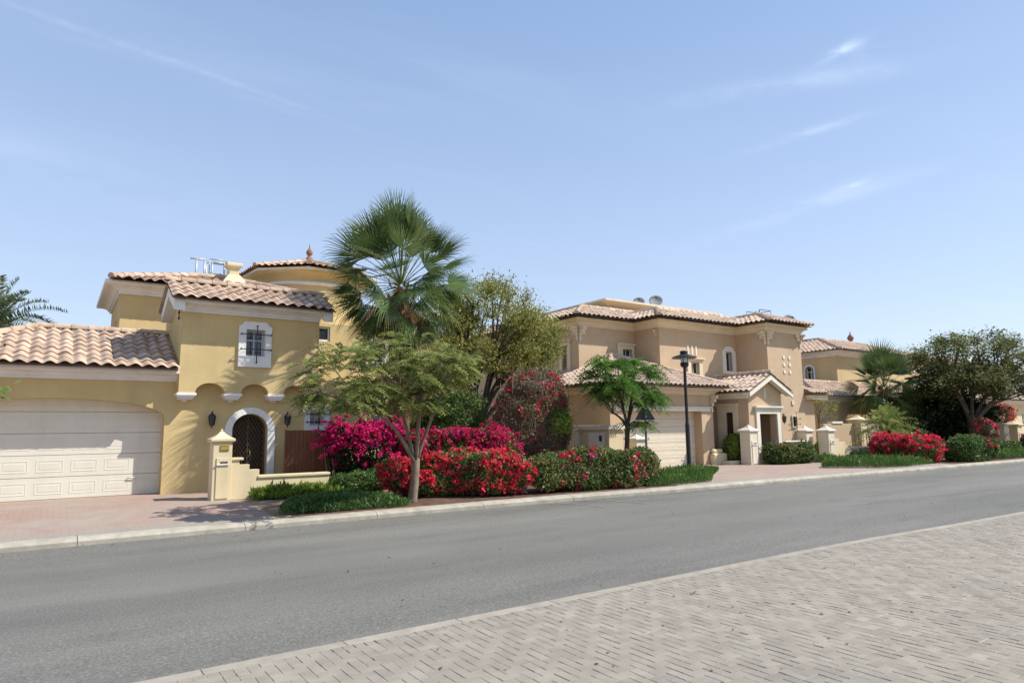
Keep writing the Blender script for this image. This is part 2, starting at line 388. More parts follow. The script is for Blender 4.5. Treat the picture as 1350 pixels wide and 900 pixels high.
# ------------------------------------------------------------------ clay tile roofs
def tile_slope(mb, A, B, z, slope, d, hl=0.0, hr=0.0, period=0.27, row=0.34, amp=0.066):
    """one roof slope: eave from A to B (outside on the right), rising inwards over the horizontal depth d"""
    A = Vector((A[0], A[1], z)); B = Vector((B[0], B[1], z))
    W = (B-A).length; e = (B-A)/W
    inn = Vector((-e.y, e.x, 0))
    k = math.sqrt(1+slope*slope)
    sv = (inn+Vector((0, 0, slope)))/k
    n = e.cross(sv)
    L = d*k
    nc = max(1, round(W/period)); per = W/nc
    nr = max(1, round(L/row)); rl = L/nr
    S = 8
    us = [per*(i+q/S) for i in range(nc) for q in range(S)]+[W]
    hs = [amp*(.5-.5*math.cos(2*math.pi*(q/S)))**0.8 for i in range(nc) for q in range(S)]+[0.0]
    tint = [[R.random() for _ in range(nc)] for _ in range(nr)]
    jit = [[R.gauss(0, .007) for _ in range(nc)] for _ in range(nr)]
    K = len(us)
    vs = []; fs = []; rr = []
    def line(v, off, r):
        uL = hl*v/k; uR = W-hr*v/k
        if uL > uR: uL = uR = (uL+uR)/2
        for i, u in enumerate(us):
            c = min(nc-1, i//S)
            uu = min(max(u, uL), uR)
            vs.append(A+e*uu+sv*v+n*(hs[i]+off+jit[r][c]))
    for r in range(nr):
        line(r*rl-0.02, 0.028, r)
        line((r+1)*rl, 0.004, r)
    nl = 2*nr
    for q in range(nl-1):
        r = q//2
        for i in range(K-1):
            a, b = q*K+i, q*K+i+1
            c2, d2 = b+K, a+K
            if (vs[a]-vs[b]).length < 1e-4 and (vs[c2]-vs[d2]).length < 1e-4: continue
            fs.append((a, b, c2, d2)); rr.append(tint[r][min(nc-1, i//S)])
    o = len(mb.v)
    mb.v += [tuple(p) for p in vs]; mb.f += [tuple(i+o for i in f) for f in fs]; mb.r += rr
    # underside
    uL = hl*d; uR = W-hr*d
    if uL > uR: uL = uR = (uL+uR)/2
    off = n*(-0.045)
    P = [A+off, B+off, A+e*uR+sv*L+off, A+e*uL+sv*L+off]
    mb.add(P, [(3, 2, 1, 0)], 0.2)

def cap_line(mb, P, Q, r=0.105, seg=0.38):
    P = Vector(P); Q = Vector(Q); L = (Q-P).length
    n = max(1, round(L/seg)); t = (Q-P)/L
    side = t.cross(Vector((0, 0, 1)))
    if side.length < 1e-4: side = Vector((1, 0, 0))
    side.normalize(); up = side.cross(t)
    for i in range(n):
        a = P+t*(L*i/n-0.02); b = P+t*(L*(i+1)/n+0.02)
        vs = []
        for c, rr in ((a, r*1.06), (b, r*0.88)):
            for q in range(9):
                an = math.pi*(q/8)*1.1-0.05*math.pi
                vs.append(c+side*rr*math.cos(an)+up*(rr*math.sin(an)-0.01))
        fs = [(q, q+1, q+10, q+9) for q in range(8)]+[tuple(range(9))]
        mb.add(vs, fs, R.random())

def hip_roof(x0, x1, y0, y1, z, slope, maxd=99, **kw):
    mb = MB()
    h = min(x1-x0, y1-y0)/2; d = min(maxd, h)
    C = [(x0, y0), (x1, y0), (x1, y1), (x0, y1)]
    for i in range(4):
        tile_slope(mb, C[i], C[(i+1) % 4], z, slope, d, 1, 1, **kw)
    T = [(x0+d, y0+d), (x1-d, y0+d), (x1-d, y1-d), (x0+d, y1-d)]
    zt = z+slope*d
    for i in range(4):
        cap_line(mb, (C[i][0], C[i][1], z+.055), (T[i][0], T[i][1], zt+.055))
    for i in range(4):
        a, b = T[i], T[(i+1) % 4]
        if math.dist(a, b) > .3: cap_line(mb, (a[0], a[1], zt+.055), (b[0], b[1], zt+.055))
    if d < h-0.05:
        mb.add([(p[0], p[1], zt-.02) for p in T], [(0, 1, 2, 3)], .3)
    return mb

CORN = [(0, 0), (.05, 0), (.05, .05), (.09, .052), (.09, .085), (.15, .125), (.19, .135), (.19, .16), (.32, .165), (.34, .18), (.34, .25), (0, .25)]
def cornice(mb, x0, x1, y0, y1, zb, s=1.0):
    mb.sweep([(x0, y0), (x1, y0), (x1, y1), (x0, y1)], [(o*s, zb+z*s) for o, z in CORN], closed=True)

def walls(mb, x0, x1, y0, y1, z0, z1, front=(), left=(), depth=0.22, top=True, front_outline=None, left_outline=None):
    mb.panel(front_outline or rect(x0, x1, z0, z1), front, fr_front(y0), depth, rim=False)
    mb.panel(left_outline or rect(y0, y1, z0, z1), left, fr_left(x0), depth, rim=False)
    mb.add([(x1, y0, z0), (x1, y1, z0), (x1, y1, z1), (x1, y0, z1)], [(0, 1, 2, 3)])
    mb.add([(x0, y1, z0), (x1, y1, z0), (x1, y1, z1), (x0, y1, z1)], [(3, 2, 1, 0)])
    if top: mb.add([(x0, y0, z1-.003), (x1, y0, z1-.003), (x1, y1, z1-.003), (x0, y1, z1-.003)], [(0, 1, 2, 3)])
# ================================================================== building parts
def window_pane(parent, fr, u0, u1, v0, v1, w, muntin_u=(), muntin_v=(), frame_mat='glassframe', mw=0.035, glass='glass'):
    """glass sheet with a frame, w behind the wall face"""
    g = MB()
    def bx(mb, a0, a1, b0, b1, w0, w1):
        P = [fr(a, b, c) for c in (w0, w1) for (a, b) in ((a0, b0), (a1, b0), (a1, b1), (a0, b1))]
        mb.add(P, [(0, 1, 2, 3), (7, 6, 5, 4), (0, 4, 5, 1), (1, 5, 6, 2), (2, 6, 7, 3), (3, 7, 4, 0)])
    bx(g, u0-.03, u1+.03, v0-.03, v1+.03, w, w+.02)
    o = g.build('window_pane', M[glass], parent)
    f = MB()
    bx(f, u0+.001, u0+mw, v0+.001, v1-.001, w-.03, w-.002); bx(f, u1-mw, u1-.001, v0+.001, v1-.001, w-.03, w-.002)
    bx(f, u0+mw+.001, u1-mw-.001, v0+.002, v0+mw, w-.029, w-.002); bx(f, u0+mw+.001, u1-mw-.001, v1-mw, v1-.002, w-.029, w-.002)
    for a in muntin_u: bx(f, a-mw*.4, a+mw*.4, v0+mw+.001, v1-mw-.001, w-.027, w-.002)
    for b in muntin_v: bx(f, u0+mw+.001, u1-mw-.001, b-mw*.4, b+mw*.4, w-.025, w-.002)
    f.build('window_frame', M[frame_mat], parent)
    return o

def iron_grille(parent, fr, us, vs, u0, u1, v0, v1, w=-0.10):
    g = MB()
    for u in us:
        g.tube([fr(u, v0, w), fr(u, v1, w)], .012, 6)
        for v in (v0, v1): ball(g, fr(u, v, w), .026)
    for v in vs:
        g.tube([fr(u0, v, w-.02), fr(u1, v, w-.02)], .012, 6)
        for u in (u0, u1):
            ball(g, fr(u, v, w-.02), .026)
            g.tube([fr(u, v, w-.02), fr(u, v, 0)], .008, 5)
    return g.build('iron_grille', M['iron'], parent, smooth=True)

def ball(mb, c, r, n=8, sz=1.0):
    prof = [(max(1e-4, r*math.sin(math.pi*i/6)), -r*sz*math.cos(math.pi*i/6)) for i in range(7)]
    mb.lathe(prof, c, n)

def sphere_box(fr, a0, a1, b0, b1, w0, w1, mb):
    P = [fr(a, b, c) for c in (w0, w1) for (a, b) in ((a0, b0), (a1, b0), (a1, b1), (a0, b1))]
    mb.add(P, [(0, 1, 2, 3), (7, 6, 5, 4), (0, 4, 5, 1), (1, 5, 6, 2), (2, 6, 7, 3), (3, 7, 4, 0)])

def garage_door(parent, x0, x1, z0, z1, y, m, n_sec, cols, arch_top=None):
    body = MB()
    hs = (z1-z0)/n_sec
    body.box(x0-.25, x1+.25, y+.03, y+.06, z0+.001, z1+.4)
    for s in range(n_sec):
        body.box(x0-.2, x1+.2, y, y+.028, z0+s*hs+.006, z0+(s+1)*hs-.006)
    pm = body
    cw = (x1-x0)/cols
    for s in range(n_sec):
        for c in range(cols):
            a0 = x0+c*cw+.07; a1 = x0+(c+1)*cw-.07; b0 = z0+s*hs+.11; b1 = z0+(s+1)*hs-.11
            # a moulded rim round each panel
            pm.box(a0, a1, y-.0045, y+.01, b0, b0+.025); pm.box(a0, a1, y-.0045, y+.01, b1-.025, b1)
            pm.box(a0, a0+.025, y-.0045, y+.01, b0+.026, b1-.026); pm.box(a1-.025, a1, y-.0045, y+.01, b0+.026, b1-.026)
            pm.box(a0+.06, a1-.06, y-.0035, y+.01, b0+.06, b1-.06)
    o = body.build('garage_door', m, parent, bevel=.004)
    hn = MB(); hn.tube([(x1-.75, y-.001, z0+hs*.82), (x1-.75, y-.04, z0+hs*.82), (x1-.6, y-.04, z0+hs*.82), (x1-.6, y-.001, z0+hs*.82)], .012, 6)
    hn.build('handle', M['metal'], o, smooth=True)
    sl = MB(); sl.box(x0-.2, x1+.2, y-.004, y+.03, z0-.02, z0+.0005); sl.build('rubber_seal', M['iron'], o)
    return o

def wall_lantern(parent, x, y, z, s=1.0):
    """hexagonal lantern hung on a bracket, y is the wall face"""
    c = (x, y-.15*s, z)
    a = MB()
    a.tube([(x, y, z+.02*s), (x, y-.05*s, z+.13*s), (x, y-.15*s, z+.19*s)], .012*s, 6)
    a.box(x-.035*s, x+.035*s, y-.02*s, y-.001, z-.06*s, z+.07*s)
    a.lathe([(.001, .20*s), (.012*s, .20*s), (.014*s, .15*s), (.03*s, .135*s), (.085*s, .085*s), (.09*s, .07*s), (.001, .07*s)], c, 6)
    a.lathe([(.001, -.14*s), (.05*s, -.14*s), (.055*s, -.11*s), (.001, -.11*s)], c, 6)
    a.lathe([(.001, -.20*s), (.018*s, -.18*s), (.012*s, -.14*s), (.001, -.14*s)], c, 6)
    for i in range(6):
        an = math.pi*2*i/6
        a.tube([(c[0]+.052*s*math.cos(an), c[1]+.052*s*math.sin(an), z-.11*s), (c[0]+.08*s*math.cos(an), c[1]+.08*s*math.sin(an), z+.07*s)], .007*s, 5)
    o = a.build('wall_lantern', M['iron'], parent)
    g = MB(); g.lathe([(.046*s, -.11*s), (.074*s, .07*s)], c, 6)
    g.build('lantern_glass', M['glass'], o)
    return o

# ================================================================== HOUSE ONE (yellow, left)
H1 = thing('yellow_villa', (2.5, 18.06, 0.2), 'yellow villa with arched white garage door, clay tile roofs and a round tower', 'house', 'villas along the street')
LW = 18.06; UW = 17.70
w = MB()
door_hole = arch(3.75, 4.63, .15, 1.72, 2.12, 16)
walls(w, -2.55, 8.7, LW, 22.6, 0.0, 3.06,
      front=[arch(-2.2, 2.2, .12, 2.03, 2.47, 26)[0:], door_hole, rect(5.72, 6.14, 1.80, 2.20), rect(7.5, 8.2, 1.3, 2.15)], depth=0.45)
w.build('ground_floor_wall', M['yellow'], H1)
# upper block, corbelled out on arches
u = MB()
ol = [(2.42, 2.62)]
def hump(a, b, z0, zt, n=12):
    c = (a+b)/2; r = (b-a)/2
    return [(c-r*math.cos(math.pi*i/n), z0+(zt-z0)*math.sin(math.pi*i/n)) for i in range(n+1)]
ol += [(2.79, 2.62)]+hump(2.79, 3.47, 2.62, 2.87)+hump(3.85, 4.53, 2.62, 2.87)+hump(4.91, 5.52, 2.62, 2.86)+[(5.82, 2.62), (5.82, 4.70), (2.42, 4.70)]
u.panel(ol, [rect(3.91, 4.40, 3.57, 4.28)], fr_front(UW), 0.355)
u.panel([(UW+.002, 2.62), (LW+.02, 2.62), (LW+.02, 3.0), (20.6, 3.0), (20.6, 4.70), (19.9, 4.70), (18.45, 5.40), (17.3+.402, 4.70)], [], fr_left(2.417), .1, rim=False)
u.add([(5.82, UW, 2.62), (5.82, 20.6, 2.62), (5.82, 20.6, 4.7), (5.82, UW, 4.7)], [(0, 1, 2, 3)])
u.add([(2.42, 20.6, 3.0), (5.82, 20.6, 3.0), (5.82, 20.6, 4.7), (2.42, 20.6, 4.7)], [(3, 2, 1, 0)])
u.add([(2.42, UW, 4.69), (5.82, UW, 4.69), (5.82, 20.6, 4.69), (2.42, 20.6, 4.69)], [(0, 1, 2, 3)])
u.build('upper_wall', M['yellow'], H1)
# rear block, wing and tower
r_ = MB()
walls(r_, 1.34, 6.4, 21.5, 25.3, 3.0, 5.62, left=[rect(22.6, 23.2, 4.35, 5.0)])
r_.build('rear_wall', M['yellow'], H1)
g = MB(); walls(g, 5.83, 12.2, 20.8, 25.0, 0.0, 5.10, front=[rect(6.78, 7.2, 4.52, 5.0), rect(8.55, 9.1, 3.9, 4.62), rect(8.9, 9.8, 1.6, 2.2)])
g.build('wing_wall', M['yellow'], H1)
TC = (7.6, 24.5)
t = MB(); t.lathe([(1.9, 3.0), (1.9, 6.94)], (TC[0], TC[1], 0), 64)
tw = t.build('tower_wall', M['yellow'], H1, smooth=True)
t = MB()
oct_a0 = math.atan2(-24.5, -7.6)
K = 64
prof = [(1.902, 6.93), (1.94, 7.02), (2.08, 7.12), (2.2, 7.17), (2.2, 7.21)]
t.lathe(prof, (TC[0], TC[1], 0), 64); t.build('cove', M['yellow'], H1, smooth=True)
t = MB(); t.lathe([(1.905, 6.73), (1.97, 6.75), (2.0, 6.80), (1.97, 6.85), (1.905, 6.87)], (TC[0], TC[1], 0), 64); t.build('ring_moulding', M['trim'], H1, smooth=True)
t = MB()
# eight-sided fascia board above the cove
ro = 2.42
P8 = [(TC[0]+ro*math.cos(oct_a0+i*math.pi/4), TC[1]+ro*math.sin(oct_a0+i*math.pi/4)) for i in range(8)]
t.sweep(P8, [(-.35, 7.212), (0, 7.212), (0, 7.29), (-.35, 7.29)], closed=True)
t.build('cornice', M['trim'], H1)
t = MB()
for i in range(8):
    a = P8[i]; b = P8[(i+1) % 8]
    an = oct_a0+(i+.5)*math.pi/4
    e = .09
    A = (a[0]+e*math.cos(an), a[1]+e*math.sin(an)); B = (b[0]+e*math.cos(an), b[1]+e*math.sin(an))
    ap = ro*math.cos(math.pi/8)+e
    hw = math.dist(A, B)/2
    tile_slope(t, A, B, 7.31, .30, ap-.02, hw/ap, hw/ap, period=.23, amp=.055)
    k = 1.045
    cap_line(t, (TC[0]+(a[0]-TC[0])*k, TC[1]+(a[1]-TC[1])*k, 7.37), (TC[0], TC[1], 7.31+.30*ap+.05), r=.095)
tr = t.build('tower_roof', M['tile'], H1)
f = MB(); zt = 7.31+.30*2.3
f.lathe([(.22, -.02), (.19, .08), (.12, .16), (.10, .20), (.06, .24), (.07, .27), (.115, .34), (.125, .40), (.09, .48), (.05, .52), (.025, .58), (.012, .72), (.001, .74)], (TC[0], TC[1], zt), 16)
f.build('finial', M['terracotta'], tr, smooth=True)

# roofs
t = MB()
Zg = 3.17; sg = .44; dg = 2.5
tile_slope(t, (-3.0, 17.5), (2.415, 17.5), Zg, sg, dg, 1, 0)
tile_slope(t, (-3.0, 22.5), (-3.0, 17.5), Zg, sg, dg, 1, 1)
tile_slope(t, (2.415, 22.5), (-3.0, 22.5), Zg, sg, dg, 0, 1)
zr = Zg+sg*dg
cap_line(t, (-3.0, 17.5, Zg+.055), (-.5, 20.0, zr+.055)); cap_line(t, (-.5, 20, zr+.06), (2.41, 20, zr+.06)); cap_line(t, (-3.0, 22.5, Zg+.055), (-.5, 20.0, zr+.055))
t.build('garage_roof', M['tile'], H1)
t = MB()
tile_slope(t, (2.12, 17.14), (6.12, 17.14), 4.86, .46, 1.3)
tile_slope(t, (6.12, 19.74), (2.12, 19.74), 4.86, .46, 1.3)
cap_line(t, (2.10, 18.44, 5.52), (6.14, 18.44, 5.52))
t.build('upper_roof', M['tile'], H1)
hip_roof(1.05, 7.2, 20.95, 25.9, 5.92, .33).build('rear_roof', M['tile'], H1)

# cornices
c = MB()
c.sweep([(2.418, LW), (-2.55, LW)][::-1], [(o*1.15, 2.90+z*.98) for o, z in CORN])
c.sweep([(-2.55, 22.0), (-2.55, LW-.001)], [(o*1.15, 2.90+z*.98) for o, z in CORN])
c.build('cornice', M['trim'], H1)
c = MB()
c.sweep([(2.42, UW), (5.82, UW)], [(o*1.25, 4.60+z*1.0) for o, z in CORN])
# raking boards of the two gables
for X, sgn in ((2.42, -1), (5.82, 1)):
    for (ya, za, yb, zb) in ((17.30, 4.83, 18.44, 5.36), (19.58, 4.83, 18.44, 5.36)):
        xs = sorted((X+sgn*.001, X+sgn*.24)); h = .26
        P = [(x, y, z) for x in xs for (y, z) in ((ya, za-h), (ya, za), (yb, zb), (yb, zb-h-.02))]
        c.add(P, [(0, 1, 2, 3), (7, 6, 5, 4), (0, 4, 5, 1), (1, 5, 6, 2), (2, 6, 7, 3), (3, 7, 4, 0)])
c.build('cornice', M['trim'], H1)
c = MB(); cornice(c, 1.34, 6.4, 21.5, 25.3, 5.60, 1.25); c.build('cornice', M['trim'], H1)

# consoles under the corbelled storey
for (a, b) in ((2.40, 2.80), (3.46, 3.86), (4.52, 4.92), (5.51, 5.84)):
    k = MB()
    for i, (ins, z0, z1) in enumerate(((.0, 2.55, 2.618), (.035, 2.50, 2.549), (.07, 2.46, 2.499))):
        k.box(a-.02+ins, b+.02-ins, UW-.03+ins, LW+.01, z0, z1)
    k.box(a+.14, b-.14, LW-.14, LW+.01, 2.41, 2.459)
    k.build('console', M['white'], H1, bevel=.008)

# garage door, set deep in its arch
garage_door(H1, -2.32, 2.28, .20, 2.66, LW+.42, M['garage'], 5, 7)
# arched entrance
s = MB()
outer = arch(3.57, 4.81, .14, 1.66, 2.28, 18)
s.panel(outer, [arch(3.752, 4.628, .16, 1.72, 2.118, 16)], fr_front(LW-.035), .034)
# blocks standing proud of the backing ring
for zz in range(6):
    z0 = .16+zz*.25; z1 = z0+.244
    for (a, b_) in ((3.566, 3.748), (4.632, 4.814)): s.box(a, b_, LW-.046, LW-.02, z0, z1)
for i in range(11):
    a0 = math.pi*i/11+.008; a1 = math.pi*(i+1)/11-.008
    p = []
    for an in (a0, (a0+a1)/2, a1): p.append((4.19+.442*math.cos(an), 1.69+.435*math.sin(an)))
    for an in (a1, (a0+a1)/2, a0): p.append((4.19+.624*math.cos(an), 1.66+.626*math.sin(an)))
    s.panel(p, [], fr_front(LW-.046), .026)
es = s.build('door_surround', M['white'], H1)
d = MB(); d.box(3.6, 4.8, LW+.42, LW+.48, .15, 2.3); dd = d.build('entrance_door', M['darkdoor'], H1)
gr = MB()
def in_arch(x, z): return 3.77 < x < 4.61 and z < (1.72+.385*math.sqrt(max(0, 1-((x-4.19)/.43)**2)))
for k in range(-14, 30):
    for sg_ in (1, -1):
        pts = []
        for q in range(60):
            x = 3.75+.88*q/59; z = .2+k*.15+sg_*(x-4.19)*1.7
            if z > .2 and in_arch(x, z): pts.append((x, LW+.22+.006*sg_, z))
        if len(pts) > 1: gr.tube([pts[0], pts[-1]], .0085, 5)
hoop = [(p[0], LW+.22, p[1]) for p in arch(3.775, 4.605, .2, 1.72, 2.09, 16)]
gr.tube(hoop+[hoop[0]], .018, 6)
gr.tube([(4.19, LW+.22, .2), (4.19, LW+.22, 2.08)], .016, 6)
gt = gr.build('lattice_gate', M['bronze'], H1)
hd = MB(); hd.tube([(4.24, LW+.20, 1.0), (4.24, LW+.14, 1.02), (4.24, LW+.14, 1.16), (4.24, LW+.20, 1.18)], .011, 6); hd.build('handle', M['brass'], gt, smooth=True)
wall_lantern(H1, 3.24, LW, 1.97, 1.08); wall_lantern(H1, 5.10, LW, 1.97, 1.08)

# upper street window with its scalloped white surround and grille
def scallop_window(parent, Y, x0, x1, z0, z1, hx0, hx1, hz0, hz1, grille=True):
    s = MB()
    n = .17*(x1-x0); q = .10*(z1-z0)
    pts = [(x0, z0), (x1, z0), (x1, z1-q)]
    for i in range(7):
        a = i/6; pts.append((x1-n*a, z1-q+q*(1-math.cos(a*math.pi/2)) if True else 0))
    pts += [(x0+n, z1)]
    for i in range(7):
        a = 1-i/6; pts.append((x0+n*a, z1-q+q*(1-math.cos(a*math.pi/2))))
    # drop repeated points
    cl = []
    for p in pts:
        if not cl or math.dist(p, cl[-1]) > 1e-4: cl.append(p)
    if math.dist(cl[0], cl[-1]) < 1e-4: cl.pop()
    s.panel(cl, [rect(hx0, hx1, hz0, hz1)], fr_front(Y-.06), .30)
    o = s.build('window_surround', M['white'], parent)
    fr = fr_front(Y)
    window_pane(o, fr, hx0, hx1, hz0, hz1, .20, [(hx0*.5+hx1*.5)], [hz0+.62*(hz1-hz0)], 'glassframe', .045)
    if grille:
        L = .10*(x1-x0)
        iron_grille(o, fr, [hx0+.52*(hx1-hx0)], [hz0+.24*(hz1-hz0), hz0+.80*(hz1-hz0)], x0+.5*L, x1-.5*L, hz0-.24*(hz1-hz0), hz1+.12*(hz1-hz0), -.15)
    return o
scallop_window(H1, UW, 3.74, 4.55, 3.30, 4.47, 3.92, 4.39, 3.58, 4.27)
scallop_window(H1, LW, 5.58, 6.27, 1.62, 2.34, 5.73, 6.13, 1.81, 2.19)
scallop_window(H1, 20.8, 8.44, 9.2, 3.75, 4.72, 8.56, 9.09, 3.92, 4.6, False)
scallop_window(H1, 20.8, 8.75, 9.95, 1.45, 2.3, 8.92, 9.78, 1.62, 2.18, False)
window_pane(H1, fr_front(20.8), 6.79, 7.19, 4.53, 4.99, .08, [], [], 'white', .05)
window_pane(H1, fr_front(LW), 7.5, 8.2, 1.3, 2.15, .15, [7.85], [], 'white', .05)
window_pane(H1, fr_left(1.34), 22.6, 23.2, 4.35, 5.0, .08, [22.9], [], 'white', .05)
# iron ornament on the gable side
o = MB()
for z, y in ((5.02, 17.88), (4.86, 17.90), (4.72, 17.86), (4.6, 17.90), (4.46, 17.9)): ball(o, (2.37, y, z), .028)
o.tube([(2.37, 17.89, 5.05), (2.37, 17.89, 4.42)], .012, 6); o.tube([(2.37, 17.80, 4.78), (2.37, 17.98, 4.78)], .010, 6); o.tube([(2.37, 17.80, 4.62), (2.37, 17.98, 4.62)], .010, 6)
o.tube([(2.37, 17.89, 4.9), (2.43, 17.89, 4.9)], .01, 5)
o.build('iron_ornament', M['iron'], H1)
# chimney
c = MB()
c.box(4.47, 4.78, 22.92, 23.23, 6.1, 7.08)
c.lathe([(.001, 7.24), (.33, 7.24), (.35, 7.20), (.35, 7.13), (.24, 7.07), (.001, 7.07)], (4.625, 23.075, 0), 4, math.pi/4)
c.sweep([(4.47, 22.92), (4.78, 22.92), (4.78, 23.23), (4.47, 23.23)], [(.27, 6.2), (.25, 6.50), (.03, 6.84), (0, 6.85)], closed=True)
c.build('chimney', M['cream'], H1, bevel=.015)
# ---- things on the roof of house one
rl = MB()
def rail_cage(rl, x0, x1, y0, y1, z0, z1, r=.022, extra=True):
    for (x, y) in ((x0, y0), (x1, y0), (x0, y1), (x1, y1)):
        rl.tube([(x, y, z0), (x, y, z1)], r, 6)
    for z in (z1, z0+.5*(z1-z0)):
        rl.tube([(x0, y0, z), (x1, y0, z), (x1, y1, z), (x0, y1, z)], r, 6)
rail_cage(rl, 3.95, 4.52, 23.5, 24.1, 6.45, 7.42)
rail_cage(rl, 4.02, 4.40, 23.4, 23.42, 6.45, 7.30)
for x in (3.55, 3.80):
    rl.tube([(x, 23.5, 6.45), (x, 23.5, 7.36)], .03, 6)
rl.tube([(3.36, 23.5, 7.37), (3.86, 23.5, 7.37)], .03, 6); rl.tube([(3.36, 23.5, 6.62), (3.86, 23.5, 6.62)], .03, 6)
tag(rl.build('roof_railing', M['metal'], loc=(4.0, 23.5, 6.5), smooth=True), 'galvanised tube railing standing on the yellow villa roof beside its chimney', 'railing', 'roof access railings')
pn = MB()
P = [(4.72, 22.2, 6.36), (5.5, 22.2, 6.32), (5.5, 23.1, 6.62), (4.72, 23.1, 6.66)]
pn.add(P+[(p[0], p[1], p[2]+.05) for p in P], [(3, 2, 1, 0), (4, 5, 6, 7), (0, 1, 5, 4), (1, 2, 6, 5), (2, 3, 7, 6), (3, 0, 4, 7)])
pn.box(4.8, 4.84, 22.9, 22.94, 6.1, 6.56); pn.box(5.38, 5.42, 22.9, 22.94, 6.1, 6.54)
tag(pn.build('solar_panel', M['panel'], loc=(5.1, 22.6, 6.3)), 'pale grey tilted panel on the roof between chimney and round tower', 'solar panel')

# ================================================================== HOUSE TWO (beige, middle)
H2 = thing('beige_villa', (21.5, 17.0, 0.2), 'large beige two storey villa with gabled porch and hipped clay roofs in the middle', 'house', 'villas along the street')
w = MB()
walls(w, 15.83, 21.3, 17.0, 22.5, 0.0, 3.05, front=[rect(16.45, 20.62, .1, 2.23)], depth=.40)
w.build('garage_wall', M['beige'], H2)
w = MB()
walls(w, 17.05, 21.0, 20.0, 31, 0, 5.80, front=[rect(19.42, 19.97, 4.44, 4.92)], left=[rect(20.68, 21.05, 3.6, 5.0)])
walls(w, 20.15, 26.0, 18.57, 30, 0, 5.803, front=[rect(21.96, 22.5, 3.5, 4.36), rect(24.27, 24.75, 4.05, 4.92)])
walls(w, 25.1, 27.62, 17.0, 22, 0, 5.806, front=[rect(26.58, 26.90, 1.60, 2.03)])
walls(w, 27.621, 28.45, 17.05, 22, 0, 3.0)
w.build('upper_wall', M['beige'], H2)
w = MB()
walls(w, 22.25, 24.42, 16.05, 19.4, 0, 2.95, front=[rect(22.86, 24.02, .12, 2.12)], left=[rect(16.75, 17.12, .75, 2.2)], depth=.30, top=False,
      front_outline=[(22.25, 0), (24.42, 0), (24.42, 2.95), (23.335, 3.50), (22.25, 2.95)])
pw = w.build('porch_wall', M['beige'], H2)
# cornices
c = MB(); cornice(c, 15.83, 21.3, 17.0, 22.5, 2.86, 1.0); c.build('cornice', M['creamtrim'], H2)
c = MB()
path = [(17.05, 29), (17.05, 20.0), (20.15, 20.0), (20.15, 18.57), (25.1, 18.57), (25.1, 17.0), (27.62, 17.0), (27.62, 22)]
c.sweep(path, [(o*.8, 5.70+z*1.3) for o, z in CORN]); c.build('cornice', M['creamtrim'], H2)
c = MB(); c.sweep([(22.25, 19.0), (22.25, 16.05)], [(0, 2.72), (.04, 2.72), (.10, 2.80), (.10, 2.85), (.22, 2.90), (.22, 2.97), (0, 2.97)])
for sg_ in (1, -1):
    xe = 23.335+sg_*1.42; ze = 2.93; xa = 23.335; za = 3.66
    for (y0, y1, h) in ((15.70, 15.78, .17), (15.781, 16.04, .10)):
        P = [(x, y, z) for y in (y0, y1) for (x, z) in ((xe, ze-h), (xe, ze), (xa, za), (xa, za-h-.03))]
        c.add(P, [(0, 1, 2, 3), (7, 6, 5, 4), (0, 4, 5, 1), (1, 5, 6, 2), (2, 6, 7, 3), (3, 7, 4, 0)])
c.build('gable_board', M['paletrim'], H2)
# roofs
hip_roof(15.25, 21.9, 16.45, 23.1, 3.16, .42, period=.25).build('garage_roof', M['tile2'], H2)
t = MB()
tile_slope(t, (21.88, 19.4), (21.88, 15.68), 2.98, .50, 1.45, period=.25); tile_slope(t, (24.78, 15.68), (24.78, 19.4), 2.98, .50, 1.45, period=.25)
cap_line(t, (23.33, 15.66, 3.77), (23.33, 19.3, 3.77)); t.build('porch_roof', M['tile2'], H2)
hip_roof(16.5, 25, 19.42, 30, 6.06, .40, 1.7, period=.25).build('main_roof', M['tile2'], H2)
hip_roof(19.55, 27.3, 17.99, 30, 6.058, .40, 1.45, period=.25).build('main_roof', M['tile2'], H2)
hip_roof(24.60, 27.86, 16.45, 24, 6.062, .36, 1.6, period=.25).build('main_roof', M['tile2'], H2)
t = MB(); tile_slope(t, (27.72, 16.55), (29.1, 16.55), 3.06, .4, .6, 0, 1, period=.25); tile_slope(t, (29.1, 16.55), (29.1, 22), 3.06, .4, .6, 1, 0, period=.25)
t.build('side_roof', M['tile2'], H2)
c = MB(); c.sweep([(27.74, 16.98), (27.74, 16.66), (28.98, 16.66), (28.98, 22)], [(-.2, 2.78), (-.08, 2.78), (0, 2.90), (0, 2.97), (-.2, 2.97)])
c.box(27.77, 28.96, 16.68, 17.04, 2.785, 2.96)
c.build('cornice', M['creamtrim'], H2)
# flat roof parapet behind the tiles
p = MB(); walls(p, 20.1, 27.2, 21.6, 28, 6.3, 7.17); p.build('parapet_wall', M['beige'], H2)
p = MB(); p.sweep([(20.1, 21.6), (27.2, 21.6), (27.2, 28), (20.1, 28)], [(0, 7.07), (.12, 7.11), (.30, 7.20), (.42, 7.24), (.42, 7.32), (0, 7.34)], closed=True)
p.add([(20.1, 21.6, 7.338), (27.2, 21.6, 7.338), (27.2, 28, 7.338), (20.1, 28, 7.338)], [(0, 1, 2, 3)])
p.build('parapet_coping', M['creamtrim'], H2)
p = MB(); walls(p, 27.6, 30.2, 20.5, 25, 5.8, 6.35); p.build('parapet_wall', M['cream'], H2)
